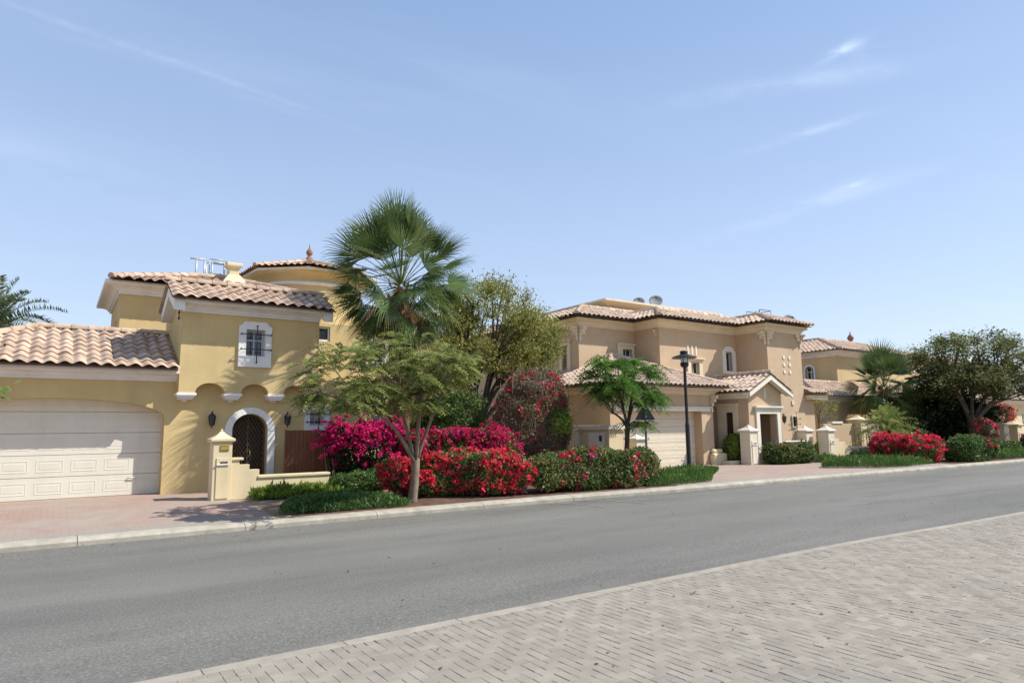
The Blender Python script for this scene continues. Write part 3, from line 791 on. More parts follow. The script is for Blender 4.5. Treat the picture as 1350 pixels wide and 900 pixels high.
# garage door and its lintel
garage_door(H2, 16.55, 20.56, .18, 2.25, 17.38, M['garage2'], 7, 4)
l = MB(); l.box(16.05, 21.08, 16.93, 16.998, 2.235, 2.35); l.box(16.0, 21.13, 16.90, 16.998, 2.351, 2.40); l.build('lintel', M['paletrim'], H2, bevel=.008)
b = MB(); b.box(20.95, 21.75, 16.75, 17.0, .12, .62); b.box(21.0, 21.6, 16.82, 17.0, .621, .78); b.build('buttress', M['cream'], H2, bevel=.12)

def bracket(parent, x, y, zt, dx, dy, s=1.0):
    """stepped eave bracket against a wall, stepping out along (dx, dy)"""
    k = MB()
    for (l, z0, z1) in ((.42, -.16, 0), (.30, -.34, -.161), (.16, -.52, -.341), (.09, -.8, -.521)):
        x0, x1 = sorted((x-.06*abs(dy)*s, x+(.06*abs(dy) if dx == 0 else dx*l)*s)); y0, y1 = sorted((y-.06*abs(dx)*s, y+(.06*abs(dx) if dy == 0 else dy*l)*s))
        k.box(x0, x1, y0, y1, zt+z0*s, zt+z1*s)
    return k.build('eave_bracket', M['creamtrim'], parent, bevel=.02)
def half_bracket(x, y, sx, front=True, s=1.0):
    k = MB()
    for (l, z0, z1) in ((.36, -.18, 0), (.22, -.42, -.175)):
        if front:
            xa, xb = sorted((x, x+sx*l*s)); k.box(xa, xb, y-.10, y-.003, 5.69+z0*s, 5.69+z1*s)
        else: k.box(x-.10, x-.003, y, y+l*s, 5.69+z0*s, 5.69+z1*s)
    k.build('eave_bracket', M['creamtrim'], H2, bevel=.02)
for (x, y) in ((17.05, 20.0), (25.1, 17.0)):
    bracket(H2, x+.06, y-.002, 5.69, 0, -1, .72); bracket(H2, x-.002, y+.06, 5.69, -1, 0, .72)
    half_bracket(x+.125, y, 1, True, .75); half_bracket(x, y+.125, 1, False, .75)
bracket(H2, 27.54, 16.998, 5.69, 0, -1, .72); half_bracket(27.47, 17.0, -1, True, .75)
bracket(H2, 21.2, 16.998, 2.85, 0, -1, .8); bracket(H2, 20.148, 18.78, 5.62, -1, 0, .35)

def hooded_window(parent, fr, u0, u1, v0, v1, hu0, hu1, hv0, hv1, hood=.10, name='window_surround', m='creamtrim', depth=.22, muntins=True):
    s = MB()
    s.panel(rect(u0, u1, v0, v1), [rect(hu0, hu1, hv0, hv1)], lambda u, v, w: fr(u, v, w-.055), .054)
    sphere_box(fr, u0-.04, u1+.04, v1+.001, v1+.06, -.085, -.002, s)
    sphere_box(fr, u0-hood, u1+hood, v1+.061, v1+.12, -.14, -.002, s)
    o = s.build(name, M[m], parent)
    if muntins: window_pane(o, fr, hu0, hu1, hv0, hv1, depth, [(hu0+hu1)/2], [], 'paletrim', .03)
    return o
hooded_window(H2, fr_front(20.0), 19.12, 20.08, 4.28, 5.02, 19.43, 19.96, 4.45, 4.91, .06, depth=.10)
hooded_window(H2, fr_front(18.57), 21.75, 22.70, 3.4, 4.42, 21.97, 22.49, 3.51, 4.35, .10, depth=.12)
hooded_window(H2, fr_left(17.05), 20.5, 21.2, 3.45, 5.1, 20.69, 21.04, 3.61, 4.99, .08)
o = hooded_window(H2, fr_left(22.25), 16.55, 17.50, .55, 2.42, 16.76, 17.11, .76, 2.19, .08, depth=.20, muntins=False)
d = MB(); d.box(22.30, 22.33, 16.7, 17.2, .7, 2.3); d.build('shutter', M['darkdoor'], o)
s = MB()   # arched surround beside the corner
pts = [(24.06, 3.92), (24.96, 3.92), (24.96, 4.93), (24.86, 5.01)]+[(24.51+.33*math.cos(math.pi*i/8), 5.03+.14*math.sin(math.pi*i/8)) for i in range(1, 8)]+[(24.16, 5.01), (24.06, 4.93)]
s.panel(pts, [rect(24.28, 24.74, 4.06, 4.91)], fr_front(18.51), .058)
s.box(23.97, 25.05, 18.43, 18.568, 3.84, 3.918)
o = s.build('window_surround', M['paletrim'], H2)
window_pane(o, fr_front(18.57), 24.28, 24.74, 4.06, 4.91, .14, [24.51], [], 'glassframe', .04)
# three slits and six small square niches
for i in range(3):
    k = MB(); x = 21.80+i*.26; k.box(x, x+.09, 18.55, 18.569, 4.66, 5.06); k.build('slit_moulding', M['paletrim'], H2)
for i in range(2):
    for j in range(3):
        k = MB(); x = 26.18+i*.42; z = 4.53-j*.32
        k.box(x, x+.14, 16.97, 16.999, z, z+.15); k.build('niche_moulding', M['paletrim'], H2, bevel=.02)
k = MB(); k.box(26.62, 26.79, 16.96, 16.999, 2.53, 2.72); k.build('wall_plate', M['creamtrim'], H2, bevel=.01)
# porch doorway
s = MB(); s.panel([(22.66, .14), (24.22, .14), (24.22, 2.30), (22.66, 2.30)], [[(22.861, .15), (24.019, .15), (24.019, 2.119), (22.861, 2.119)]], fr_front(15.99), .058)
s.box(22.58, 24.30, 15.93, 16.048, 2.302, 2.36); s.box(22.54, 24.34, 15.89, 16.048, 2.361, 2.42)
s.build('door_surround', M['paletrim'], H2)
d = MB(); d.box(22.6, 24.2, 17.3, 17.36, .15, 2.4); dd = d.build('entrance_door', M['darkdoor'], H2)
d = MB(); d.box(23.45, 23.49, 17.28, 17.299, .2, 2.2); ball(d, (23.35, 17.26, 1.1), .04); d.build('handle', M['brass'], dd)
k = MB(); k.panel([(22.262, .1), (24.40, .1), (24.40, .16), (22.262, .16)], [], fr_front(15.7), .3); k.build('doorstep', M['trim'], H2)
k = MB()
k.panel([(23.30, 2.72), (23.38, 2.72), (23.38, 3.10), (23.34, 3.16), (23.30, 3.10)], [], fr_front(16.03), .019); k.build('slit_moulding', M['paletrim'], H2)
wall_lantern(H2, 25.75, 17.0, 1.93, 1.15)
# small oval window with its iron cage
s = MB(); s.panel(rect(26.54, 26.94, 1.54, 2.09), [rect(26.581, 26.899, 1.601, 2.029)], fr_front(16.94), .058); o = s.build('window_surround', M['creamtrim'], H2)
window_pane(o, fr_front(17.0), 26.58, 26.9, 1.60, 2.03, .06, [], [], 'iron', .03)
iron_grille(o, fr_front(17.0), [26.74], [1.70, 1.93], 26.50, 27.0, 1.43, 2.20, -.12)

# ---- dishes and railing on the roofs
def satellite_dish(x, y, z, r, lean, label):
    d = thing('satellite_dish', (x, y, z), label, 'satellite dish', 'satellite dishes on the beige villa roof')
    dirv = Vector((-.62, -.62, .48)).normalized() if lean > 0 else Vector((-.45, -.8, .4)).normalized()
    a = dirv.orthogonal().normalized(); b = dirv.cross(a)
    c = Vector((x, y, z+r+.25))
    m = MB(); vs = []; n = 28
    for back in (0, .02):
        for i in range(6):
            rr = r*i/5
            for q in range(n):
                an = 2*math.pi*q/n
                vs.append(c+(a*math.cos(an)+b*math.sin(an))*max(rr, .002)+dirv*(.22*r*(i/5)**2-back))
    fs = []
    for L in (0, 6*n):
        for i in range(5):
            for q in range(n): fs.append((L+i*n+q, L+i*n+(q+1) % n, L+(i+1)*n+(q+1) % n, L+(i+1)*n+q))
    for q in range(n): fs.append((5*n+q, 5*n+(q+1) % n, 11*n+(q+1) % n, 11*n+q))
    m.add(vs, fs); m.build('reflector', M['dish'], d, smooth=True)
    m = MB()
    m.tube([(x, y, z-.3), (x, y, z+r*.6), c-dirv*.05], .028, 8)
    m.build('mast', M['metal'], d, smooth=True)
    m = MB(); e = c-b*r*.9+dirv*.2*r; h = c+dirv*r*.95
    m.tube([e, h], .012, 6); m.tube([h-dirv*.07, h+dirv*.05], .035, 8); m.build('feed_arm', M['iron'], d, smooth=True)
satellite_dish(23.2, 22.6, 7.15, .29, 1, 'smaller satellite dish half hidden behind the beige villa parapet')
satellite_dish(24.4, 22.6, 7.28, .34, 1, 'larger satellite dish standing above the beige villa parapet')
satellite_dish(28.1, 17.75, 5.92, .32, 0, 'grey satellite dish low behind the tiles right of the roof railing')
rl = MB()
rail_cage(rl, 26.62, 27.5, 18.3, 19.0, 6.3, 7.0, .018)
rl.tube([(26.3, 18.3, 6.3), (26.3, 18.3, 6.88), (26.62, 18.3, 6.88)], .018, 6); rl.tube([(27.25, 18.3, 6.3), (27.25, 18.3, 6.82), (26.62, 18.3, 6.82)], .014, 6)
rl.tube([(26.62, 18.3, 6.9), (26.62, 18.3, 6.96)], .03, 6)
tag(rl.build('roof_railing', M['signpole'], loc=(27, 18.5, 6.3), smooth=True), 'thin tube railing on top of the beige villa corner roof', 'railing', 'roof access railings')

# ================================================================== HOUSE THREE (yellow, behind the fan palm)
H3 = thing('yellow_villa', (41, 21.5, .2), 'smaller yellow villa with a finial on its roof behind the right fan palm', 'house', 'villas along the street')
w = MB(); walls(w, 38.2, 47.5, 21.27, 30, 0, 5.86, left=[arch(22.72, 23.30, 4.0, 4.95, 5.24, 12)], depth=.3)
w.build('upper_wall', M['yellow_far'], H3)
w = MB(); walls(w, 33.0, 46, 19.6, 24, 0, 3.05, front=[rect(38, 40.4, .3, 2.4)]); w.build('garage_wall', M['yellow_far'], H3)
w = MB(); walls(w, 51.5, 54.9, 26.6, 30, 3, 7.3); w.build('rear_wall', M['yellow_far'], H3)
c = MB(); cornice(c, 38.2, 47.5, 21.27, 30, 5.72, 1.4); cornice(c, 33.0, 46, 19.6, 24, 2.88, 1.2); cornice(c, 51.5, 54.9, 26.6, 30, 7.12, 1.4); c.build('cornice', M['trim'], H3)
hip_roof(37.6, 48.1, 20.67, 30.6, 6.05, .36, 3, period=.27).build('main_roof', M['tile'], H3)
hip_roof(32.5, 46.4, 19.1, 24.4, 3.16, .42, 2.2, period=.27).build('garage_roof', M['tile'], H3)
rr = hip_roof(50.9, 55.5, 26.0, 30.6, 7.5, .27, period=.27).build('rear_roof', M['tile'], H3)
f = MB(); f.lathe([(.4, -.05), (.3, .1), (.16, .2), (.14, .3), (.24, .45), (.26, .56), (.16, .72), (.07, .82), (.02, 1.05), (.001, 1.1)], (53.2, 28.3, 8.12), 14); f.build('finial', M['terracotta'], rr, smooth=True)
s = MB(); s.panel(arch(22.64, 23.38, 3.94, 4.98, 5.34, 12), [arch(22.721, 23.299, 4.001, 4.95, 5.239, 12)], fr_left(38.13), .068)
s.box(38.05, 38.198, 22.5, 23.5, 3.86, 3.938); o = s.build('window_surround', M['white'], H3)
window_pane(o, fr_left(38.2), 22.72, 23.30, 4.0, 5.22, .22, [23.01], [4.9], 'white', .05)
gd = MB(); gd.box(37.9, 40.5, 19.9, 19.95, .2, 2.5); gd.build('garage_door', M['garage2'], H3)

# ================================================================== HOUSE FOUR (flat parapet, far right)
H4 = thing('flat_roofed_villa', (62, 24, .2), 'distant cream villa with a flat parapet behind the big street tree', 'house', 'villas along the street')
w = MB(); walls(w, 57, 78, 27, 38, 0, 7.3); walls(w, 56, 86, 22, 27.5, 0, 3.4, front=[rect(60, 62.5, .3, 2.6), rect(68, 69.5, 1.2, 2.4)]); w.build('wall', M['cream'], H4)
c = MB(); cornice(c, 57, 78, 27, 38, 6.95, 1.6); c.box(57.3, 77.5, 27.3, 37, 7.35, 7.8); cornice(c, 56, 86, 22, 27.5, 3.2, 1.3); c.build('cornice', M['trim'], H4)
window_pane(H4, fr_front(22), 60, 62.5, .3, 2.6, .15, [61.2], [], 'white', .07); window_pane(H4, fr_front(22), 68, 69.5, 1.2, 2.4, .15, [68.7], [], 'white', .07)
hip_roof(55.3, 86.7, 21.3, 28, 3.5, .38, 2.2, period=.3).build('roof', M['tile2'], H4)
# ================================================================== ground, road, paving
def strip(name, xs, ya, yb, za, zb, m, kind='structure', ny=1, parent=None):
    """sheet between two curves ya(x) and yb(x)"""
    mb = MB(); vs = []; fs = []
    for x in xs:
        for j in range(ny+1):
            y = ya(x)+(yb(x)-ya(x))*j/ny
            z = za(x, y) if callable(za) else za+(zb-za)*j/ny
            vs.append((x, y, z))
    k = ny+1
    for i in range(len(xs)-1):
        for j in range(ny): fs.append((i*k+j, (i+1)*k+j, (i+1)*k+j+1, i*k+j+1))
    mb.add(vs, fs); o = mb.build(name, m, parent)
    if kind: o['kind'] = kind
    return o
xs_all = [-60+2.0*i for i in range(121)]
mb = MB(); mb.add([(-1500, -1500, -.12), (1500, -1500, -.12), (1500, 1500, -.12), (-1500, 1500, -.12)], [(0, 1, 2, 3)])
mb.build('ground', M['sand'])['kind'] = 'structure'
strip('road', xs_all, lambda x: ynear(x)-.02, lambda x: yfar(x)+.02, lambda x, y: 0.0-.012*abs((y-8.6)/3.5)**2, 0, M['asphalt'], ny=8)
strip('garden_ground', xs_all, lambda x: yfar(x)+.30, lambda x: yfar(x)+70, lambda x, y: gz(x, y)-.006, 0, M['soil'], ny=35)

# far kerb, laid in metre-long stones
mb = MB(); x = -14.0
while x < 60:
    L = 2.4; g = .007
    tint = R.random()
    prof = [(.0, -.05), (.0, .055), (.035, .085), (.09, .103), (.30, .109), (.30, -.05)]
    a, b = x+g/2, x+L-g/2
    n = len(prof); vs = [(a, yfar(a)+o, z) for o, z in prof]+[(b, yfar(b)+o, z) for o, z in prof]
    fs = [(q, q+1, n+q+1, n+q) for q in range(n-1)]+[tuple(range(n))[::-1], tuple(range(n, 2*n))]
    mb.add(vs, [f[::-1] for f in fs], tint); x += L
mb.build('kerb', M['kerb'], bevel=.006)['kind'] = 'structure'
# near kerb strip, flush with the paving
mb = MB(); x = -14.0
while x < 44:
    a, b = x+.0015, x+.9935
    vs = [(a, ynear(a), -.05), (b, ynear(b), -.05), (b, ynear(b)-.13, -.05), (a, ynear(a)-.13, -.05), (a, ynear(a), .058), (b, ynear(b), .058), (b, ynear(b)-.13, .061), (a, ynear(a)-.13, .061)]
    mb.add(vs, [(0, 1, 2, 3), (7, 6, 5, 4), (1, 0, 4, 5), (2, 1, 5, 6), (3, 2, 6, 7), (0, 3, 7, 4)], R.random()); x += .995
mb.build('kerb', M['edge'], bevel=.006)['kind'] = 'structure'

# near pavement: herringbone pavers on a sandy bed
strip('pavement_bed', xs_all, lambda x: ynear(x)-14, lambda x: ynear(x)-.131, .0562, .0562, M['joint'])
strip('pavement', [x for x in xs_all if x >= 22], lambda x: ynear(x)-14, lambda x: ynear(x)-.132, .058, .058, M['pavefar'])
strip('pavement', [x for x in xs_all if x <= -4], lambda x: ynear(x)-14, lambda x: ynear(x)-.132, .058, .058, M['pavefar'])
mb = MB()
u = .085; gap = .0022; ch = .003
X0, X1, Y0, Y1 = -4.0, 22.0, 4.898-78*.085, 4.898+.2
V = []; F = []; RR = []
def paver(x0, x1, y0, y1):
    z = .060+R.gauss(0, .0007); tx = R.gauss(0, .0009); ty = R.gauss(0, .0009)
    tint = min(1, max(0, R.gauss(.5, .22)))
    a0, a1, b0, b1 = x0+gap, x1-gap, y0+gap, y1-gap
    o = len(V)
    for (zz, d) in ((.038, 0), (z-ch, 0), (z, ch)):
        for (px, py, sx, sy) in ((a0+d, b0+d, -1, -1), (a1-d, b0+d, 1, -1), (a1-d, b1-d, 1, 1), (a0+d, b1-d, -1, 1)):
            V.append((px, py, zz+(tx*sx+ty*sy if zz > .05 else 0)))
    for l in range(2):
        for q in range(4): F.append((o+l*4+q, o+l*4+(q+1) % 4, o+(l+1)*4+(q+1) % 4, o+(l+1)*4+q)); RR.append(tint)
    F.append((o+8, o+9, o+10, o+11)); RR.append(tint)
def shear(x): return ynear(x)-5.12
nx = int((X1-X0)/u); LIM = 78
def lay(x0, x1, y0, y1):
    s_ = shear((x0+x1)/2); paver(x0, x1, y0+s_, y1+s_)
for i in range(nx):
    for j in range(LIM):
        k = (i-j) % 4
        x = X0+i*u; y = Y0+j*u
        if k == 0 and i+1 < nx: lay(x, x+2*u, y, y+u)
        elif k == 3: lay(x, x+u, y, y+(2*u if j+1 < LIM else u))
        elif k == 2 and j == 0: lay(x, x+u, y, y+u)
# border course along the kerb
for i in range(nx): lay(X0+i*u, X0+(i+1)*u, 4.899, 4.987)
mb.v, mb.f, mb.r = V, F, RR
mb.build('pavement', M['brick'])['kind'] = 'structure'

# driveways
def sheet(name, poly, m, dz, step=.6, kind='structure'):
    """polygon draped on the garden ground"""
    tris = tessellate_polygon([[Vector((p[0], p[1], 0)) for p in poly]])
    me = MB(); me.add([(p[0], p[1], 0) for p in poly], [tuple(t) for t in tris])
    import bmesh
    bm = bmesh.new()
    vs = [bm.verts.new(v) for v in me.v]
    for f in me.f: bm.faces.new([vs[i] for i in f])
    y = min(p[1] for p in poly)
    for yy in np.arange(y+step, max(p[1] for p in poly), step):
        bmesh.ops.bisect_plane(bm, geom=bm.verts[:]+bm.edges[:]+bm.faces[:], plane_co=(0, yy, 0), plane_no=(0, 1, 0))
    x0 = min(p[0] for p in poly)
    for xx in np.arange(x0+2, max(p[0] for p in poly), 2.0):
        bmesh.ops.bisect_plane(bm, geom=bm.verts[:]+bm.edges[:]+bm.faces[:], plane_co=(xx, 0, 0), plane_no=(1, 0, 0))
    for v in bm.verts: v.co.z = gz(v.co.x, v.co.y)+dz
    bmesh.ops.recalc_face_normals(bm, faces=bm.faces[:])
    for f in bm.faces:
        if f.normal.z < 0: f.normal_flip()
    mesh = bpy.data.meshes.new(name); bm.to_mesh(mesh); bm.free()
    mesh.materials.append(m); o = bpy.data.objects.new(name, mesh); col.objects.link(o)
    if kind: o['kind'] = kind
    return o
def kedge(x0, x1, off, n=12): return [(x0+(x1-x0)*i/n, yfar(x0+(x1-x0)*i/n)+off) for i in range(n+1)]
sheet('driveway', kedge(-13, 3.4, .305)+[(3.55, 14.5), (3.45, 16.3), (5.6, 16.4), (5.6, 18.5), (-13, 18.5)], M['drive'], 0.0)
sheet('driveway_border', kedge(-13, 3.35, .307)+[(3.38, 12.13+.72)]+[(x, y) for x, y in reversed(kedge(-13, 3.35, .72))], M['border'], .004)
sheet('driveway', kedge(13.7, 28.3, .305)+[(28.5, 14.6), (27.2, 16.4), (25.0, 16.4), (24.6, 17.0), (15.8, 17.45), (15.2, 15.5)], M['drive'], 0.0)
sheet('driveway_border', kedge(13.8, 28.2, .307)+[(x, y) for x, y in reversed(kedge(13.8, 28.2, .66))], M['border'], .004)
sheet('planting_soil', kedge(3.6, 13.7, .31)+[(13.9, 14.6), (12, 15.2), (6.2, 15.6)], M['bed'], .003)
sheet('planting_soil', kedge(28.6, 48, .31)+[(48, 13.5), (36, 14.0), (29, 15)], M['bed'], .003)
# pale sealed cracks on the asphalt
def ribbon(mb, pts, wd):
    n = len(pts); vs = []
    for i in range(n):
        a = Vector(pts[max(0, i-1)]); b = Vector(pts[min(n-1, i+1)]); t = (b-a).normalized(); s_ = Vector((-t.y, t.x))
        w_ = wd*R.uniform(.5, 1.2); p = Vector(pts[i])
        for sg_ in (1, -1): vs.append((p.x+s_.x*w_*sg_, p.y+s_.y*w_*sg_, .0045))
    mb.add(vs, [(2*i, 2*i+1, 2*i+3, 2*i+2) for i in range(n-1)])
def wiggle(a, b, n=14, amp=.06):
    out = []; o = 0
    for i in range(n+1):
        t = i/n; o = o*.7+R.uniform(-amp, amp)
        out.append((a[0]+(b[0]-a[0])*t+o*.5, a[1]+(b[1]-a[1])*t+o))
    return out
mb = MB()
ribbon(mb, wiggle((9.0, 12.0), (9.5, 11.4), 6)+wiggle((9.5, 11.4), (9.6, 10.5), 8), .022)
ribbon(mb, wiggle((9.95, 11.95), (10.6, 11.3), 6)+wiggle((10.6, 11.25), (10.75, 10.4), 8), .026)
ribbon(mb, wiggle((10.2, 11.2), (11.4, 11.05), 6), .02)
for a, b in (((12.5, 7.6), (22, 6.9)), ((15.0, 9.0), (24, 8.0)), ((17.5, 10.4), (30, 9.3))):
    ribbon(mb, wiggle(a, b, 26, .03), .010)
tag(mb.build('road_seam', M['seam']), kind='structure')

# ================================================================== plants: generators
def norm(a): return a/np.maximum(1e-9, np.linalg.norm(a, axis=-1, keepdims=True))
def rdir(n): return norm(rng.normal(size=(n, 3)))

def leaves(P, D, N, L, W, fold=.15):
    """kite shaped leaves from base P along D, face normal N"""
    P, D, N = map(np.asarray, (P, D, N)); L = np.asarray(L)[:, None]; W = np.asarray(W)[:, None]
    S = norm(np.cross(D, N)); N2 = np.cross(S, D)
    m = P+D*L*.45
    return np.stack([P, m+S*W*.5+N2*W*fold, P+D*L, m-S*W*.5+N2*W*fold], axis=1)

def bez(a, c, b, n):
    a, c, b = map(np.asarray, (a, c, b))
    return [(1-t)**2*a+2*t*(1-t)*c+t*t*b for t in np.linspace(0, 1, n)]

def pinnate(P, D, N, L, pairs, ll, lw, droop=.25, vee=.25, out=None, ro=None, shade=(.1, .9), stemw=.006):
    """feather leaves: vectorised over many rachises"""
    P, D, N = map(np.asarray, (P, D, N)); n = len(P)
    S = norm(np.cross(D, N)); N = np.cross(S, D)
    base = rng.uniform(shade[0], shade[1], n)
    Q = []; RR_ = []
    L = np.asarray(L)
    prev = P
    for i in range(1, pairs+1):
        t = i/pairs
        C = P+D*(L*t)[:, None]; C[:, 2] -= droop*L*t*t
        # taper of leaflets to both ends
        k = ll*(.55+.45*math.sin(math.pi*min(1, .15+.8*t)))
        for sg_ in (1, -1):
            d = norm(S*sg_*.85+D*.5+N*vee+rng.normal(scale=.12, size=(n, 3)))
            Q.append(leaves(C, d, norm(N+rng.normal(scale=.25, size=(n, 3))), np.full(n, k), np.full(n, lw)))
            RR_.append(np.clip(base+rng.normal(scale=.08, size=n), 0, 1))
        st = S*stemw
        Q.append(np.stack([prev-st, prev+st, C+st*.8, C-st*.8], axis=1)); RR_.append(np.clip(base-.1, 0, 1))
        prev = C
    return np.concatenate(Q), np.concatenate(RR_)

def skeleton(base, fork, targets, nlimb, nsub, r0, lift=.25, wob=.12, twigr=.008, n_lim_pts=7, frac=(.5, .82), limbs=None):
    """trunk, limbs, branches and twigs reaching the target points"""
    wood = MB()
    base = np.array(base, float); fork = np.array(fork, float); T = np.asarray(targets)
    mid = (base+fork)/2+np.array([R.uniform(-.5, .5)*wob, R.uniform(-.5, .5)*wob, 0])
    wood.tube(bez(base-np.array([0, 0, .1]), mid, fork, 7)+[fork+np.array([0, 0, r0*.9]), fork+np.array([0, 0, r0*1.5])], [r0*1.4, r0*1.15, r0*1.0, r0*1.02, r0*.93, r0*.95, r0*1.0, r0*.72, r0*.2], 10)
    f0 = fork-np.array([0, 0, r0*1.3])
    # k-means style grouping
    def groups(pts, k):
        k = min(k, len(pts)); c = pts[rng.choice(len(pts), k, replace=False)]
        for _ in range(6):
            lab = np.argmin(((pts[:, None]-c[None])**2).sum(-1), axis=1)
            for q in range(k):
                if (lab == q).any(): c[q] = pts[lab == q].mean(0)
        return c, lab
    if limbs:
        C = np.array([l[0] for l in limbs], float)
        lab = np.argmin((((T[:, None]-C[None])*np.array([1, 1, .6]))**2).sum(-1), axis=1)
    else: C, lab = groups(T.copy(), nlimb)
    tips = []
    for q in range(len(C)):
        sub_ = T[lab == q]
        if len(sub_) == 0: continue
        e = fork+(C[q]-fork)*frac[0]+rng.normal(scale=wob, size=3)
        rl_ = r0*.62*(len(sub_)/len(T)*nlimb)**.4*.85
        if limbs: e = C[q]; rl_ = limbs[q][1]
        ctrl = fork+(e-fork)*.45+np.array([0, 0, lift*np.linalg.norm(e-fork)])*R.uniform(.2, 1.2)
        wood.tube(bez(f0, ctrl, e, n_lim_pts), np.linspace(rl_, rl_*.6, n_lim_pts), 7)
        c2, l2 = groups(sub_.copy(), nsub)
        for q2 in range(len(c2)):
            s3 = sub_[l2 == q2]
            if len(s3) == 0: continue
            e2 = e+(c2[q2]-e)*frac[1]+rng.normal(scale=wob*.5, size=3)
            ctrl = e+(e2-e)*.5+rng.normal(scale=wob*.8, size=3)
            rb = rl_*.5
            wood.tube(bez(e-(e2-e)*.03, ctrl, e2, 5), np.linspace(rb, rb*.5, 5), 5)
            for p in s3:
                ct = (e2+p)/2+rng.normal(scale=wob*.4, size=3)
                wood.tube(bez(e2, ct, p, 4), np.linspace(max(twigr, rb*.36), twigr*.6, 4), 4, cap=False)
                tips.append((e2, p))
    return wood, tips

def lumps(P, k, seed):
    r = np.random.default_rng(seed); s = 0
    for i in range(6):
        d = r.normal(size=3)*k*(1+.35*i); s = s+np.sin(P@d+r.uniform(0, 6.28))/(1+.3*i)
    return s/3.2

def ellipsoid_shell(n, c, rr, inner=.55, zmin=-.6):
    d = rdir(n*3); d = d[d[:, 2] > zmin][:n]
    t = rng.uniform(inner, 1, len(d))**.6
    return np.array(c)+d*np.array(rr)*t[:, None]

# ---- trees
def feather_tree(name, label, cat, base, fork, clumps, r0, leafm, barkm, nlimb, nsub, per_tip, Lf, pairs, ll, lw, flat=.35, group=None, lift=.2, wob=.12, droop=.3, upsway=.15, frac=(.5, .82), shade=(.05, .95), limbs=None):
    """tree with pinnate leaves at its twig tips; clumps = [(n, centre, radii)]"""
    root = thing(name, base, label, cat, group)
    T = np.concatenate([ellipsoid_shell(n, c, rr) for n, c, rr in clumps])
    wood, tips = skeleton(base, fork, T, nlimb, nsub, r0, lift, wob, frac=frac, limbs=limbs)
    wood.build('trunk', M[barkm], root, smooth=True)
    P = []; D = []
    for e, p in tips:
        for _ in range(per_tip):
            t = R.uniform(.35, 1.0)
            P.append(e+(p-e)*t)
            d = (p-e)/max(.05, np.linalg.norm(p-e))
            a = R.uniform(0, 6.283)
            D.append(d*.5+np.array([math.cos(a), math.sin(a), upsway+R.uniform(-.2, .25)]))
    P = np.array(P); D = norm(np.array(D)*np.array([1, 1, flat*2]))
    N = norm(np.array([0, 0, 1.0])+rng.normal(scale=.3, size=P.shape))
    Q, rr = pinnate(P, D, N, rng.uniform(.7, 1.15, len(P))*Lf, pairs, ll, lw, droop, .1, shade=shade)
    quads('crown', Q, rr, M[leafm], root)
    return root

# front street tree, umbrella of feathery leaves
feather_tree('flame_tree', 'spreading street tree with pale forked trunk and feathery leaves before the red hedge', 'tree',
             (6.40, 13.15, .11), (6.48, 13.1, 1.02),
             [(46, (4.98, 12.5, 2.80), (1.5, 1.4, .70)), (46, (6.28, 12.75, 3.05), (1.3, 1.4, .65)), (30, (6.80, 12.85, 2.85), (.85, 1.1, .65)), (38, (4.65, 12.0, 2.22), (1.15, .8, .50)), (26, (5.53, 12.4, 2.23), (1.1, .8, .42))],
               .092, 'leaf_poinciana', 'bark', 7, 7, 8, .34, 8, .085, .034, lift=.10, wob=.22, droop=.38, flat=.5, upsway=.05,
             limbs=[((5.42, 12.5, 1.95), .052), ((5.95, 12.95, 2.40), .046), ((6.48, 12.8, 2.55), .058), ((6.92, 12.7, 2.45), .046), ((6.2, 12.2, 2.45), .038)])
# young tree by the driveway of the beige villa
feather_tree('flame_tree', 'young bright green feathery tree by the beige villa driveway behind the mixed hedge', 'tree',
             (14.15, 14.6, .13), (14.35, 14.65, 1.75),
             [(26, (13.6, 14.6, 3.15), (.65, .8, .55)), (24, (14.9, 14.7, 3.25), (.55, .6, .6)), (32, (14.3, 14.6, 2.6), (1.05, .9, .42)), (8, (13.5, 14.6, 3.6), (.35, .4, .22)), (5, (14.35, 14.4, 1.72), (.35, .35, .12)), (7, (14.75, 13.95, 2.42), (.5, .3, .2))],
             .08, 'leaf_bright', 'darkbark', 6, 4, 8, .50, 9, .125, .040, lift=.15, wob=.12, droop=.62)
# broom-shaped acacia further back
def fine_tree(name, label, cat, base, fork, clumps, r0, leafm, barkm, nlimb, nsub, per_tip, ls, lift, wob, spread=.16, group=None, frac=(.5, .82), elong=2.3, flat=False, twigr=.008):
    root = thing(name, base, label, cat, group)
    T = np.concatenate([ellipsoid_shell(n, c, rr, .45) for n, c, rr in clumps])
    wood, tips = skeleton(base, fork, T, nlimb, nsub, r0, lift, wob, twigr, frac=frac)
    wood.build('trunk', M[barkm], root, smooth=True)
    E_ = np.array([t[0] for t in tips]); P_ = np.array([t[1] for t in tips])
    k = per_tip; n = len(tips)*k
    t = rng.uniform(.35, 1.05, n)
    C = np.repeat(E_, k, 0)+np.repeat(P_-E_, k, 0)*t[:, None]+rng.normal(scale=spread, size=(n, 3))*np.array([1, 1, .7])
    tint = np.repeat(rng.uniform(.1, .85, len(tips)), k)+rng.normal(scale=.16, size=n)
    D = norm(np.repeat(norm(P_-E_), k, 0)*.6+rdir(n)*.8)
    s = rng.uniform(.7, 1.25, n)*ls
    if flat: D = norm(D*np.array([1, 1, .35]))
    Q = leaves(C, D, norm(rdir(n)*(.35 if flat else .7)+np.array([0, 0, .8])), s*elong, s)
    quads('crown', Q, np.clip(tint, 0, 1), M[leafm], root)
    return root
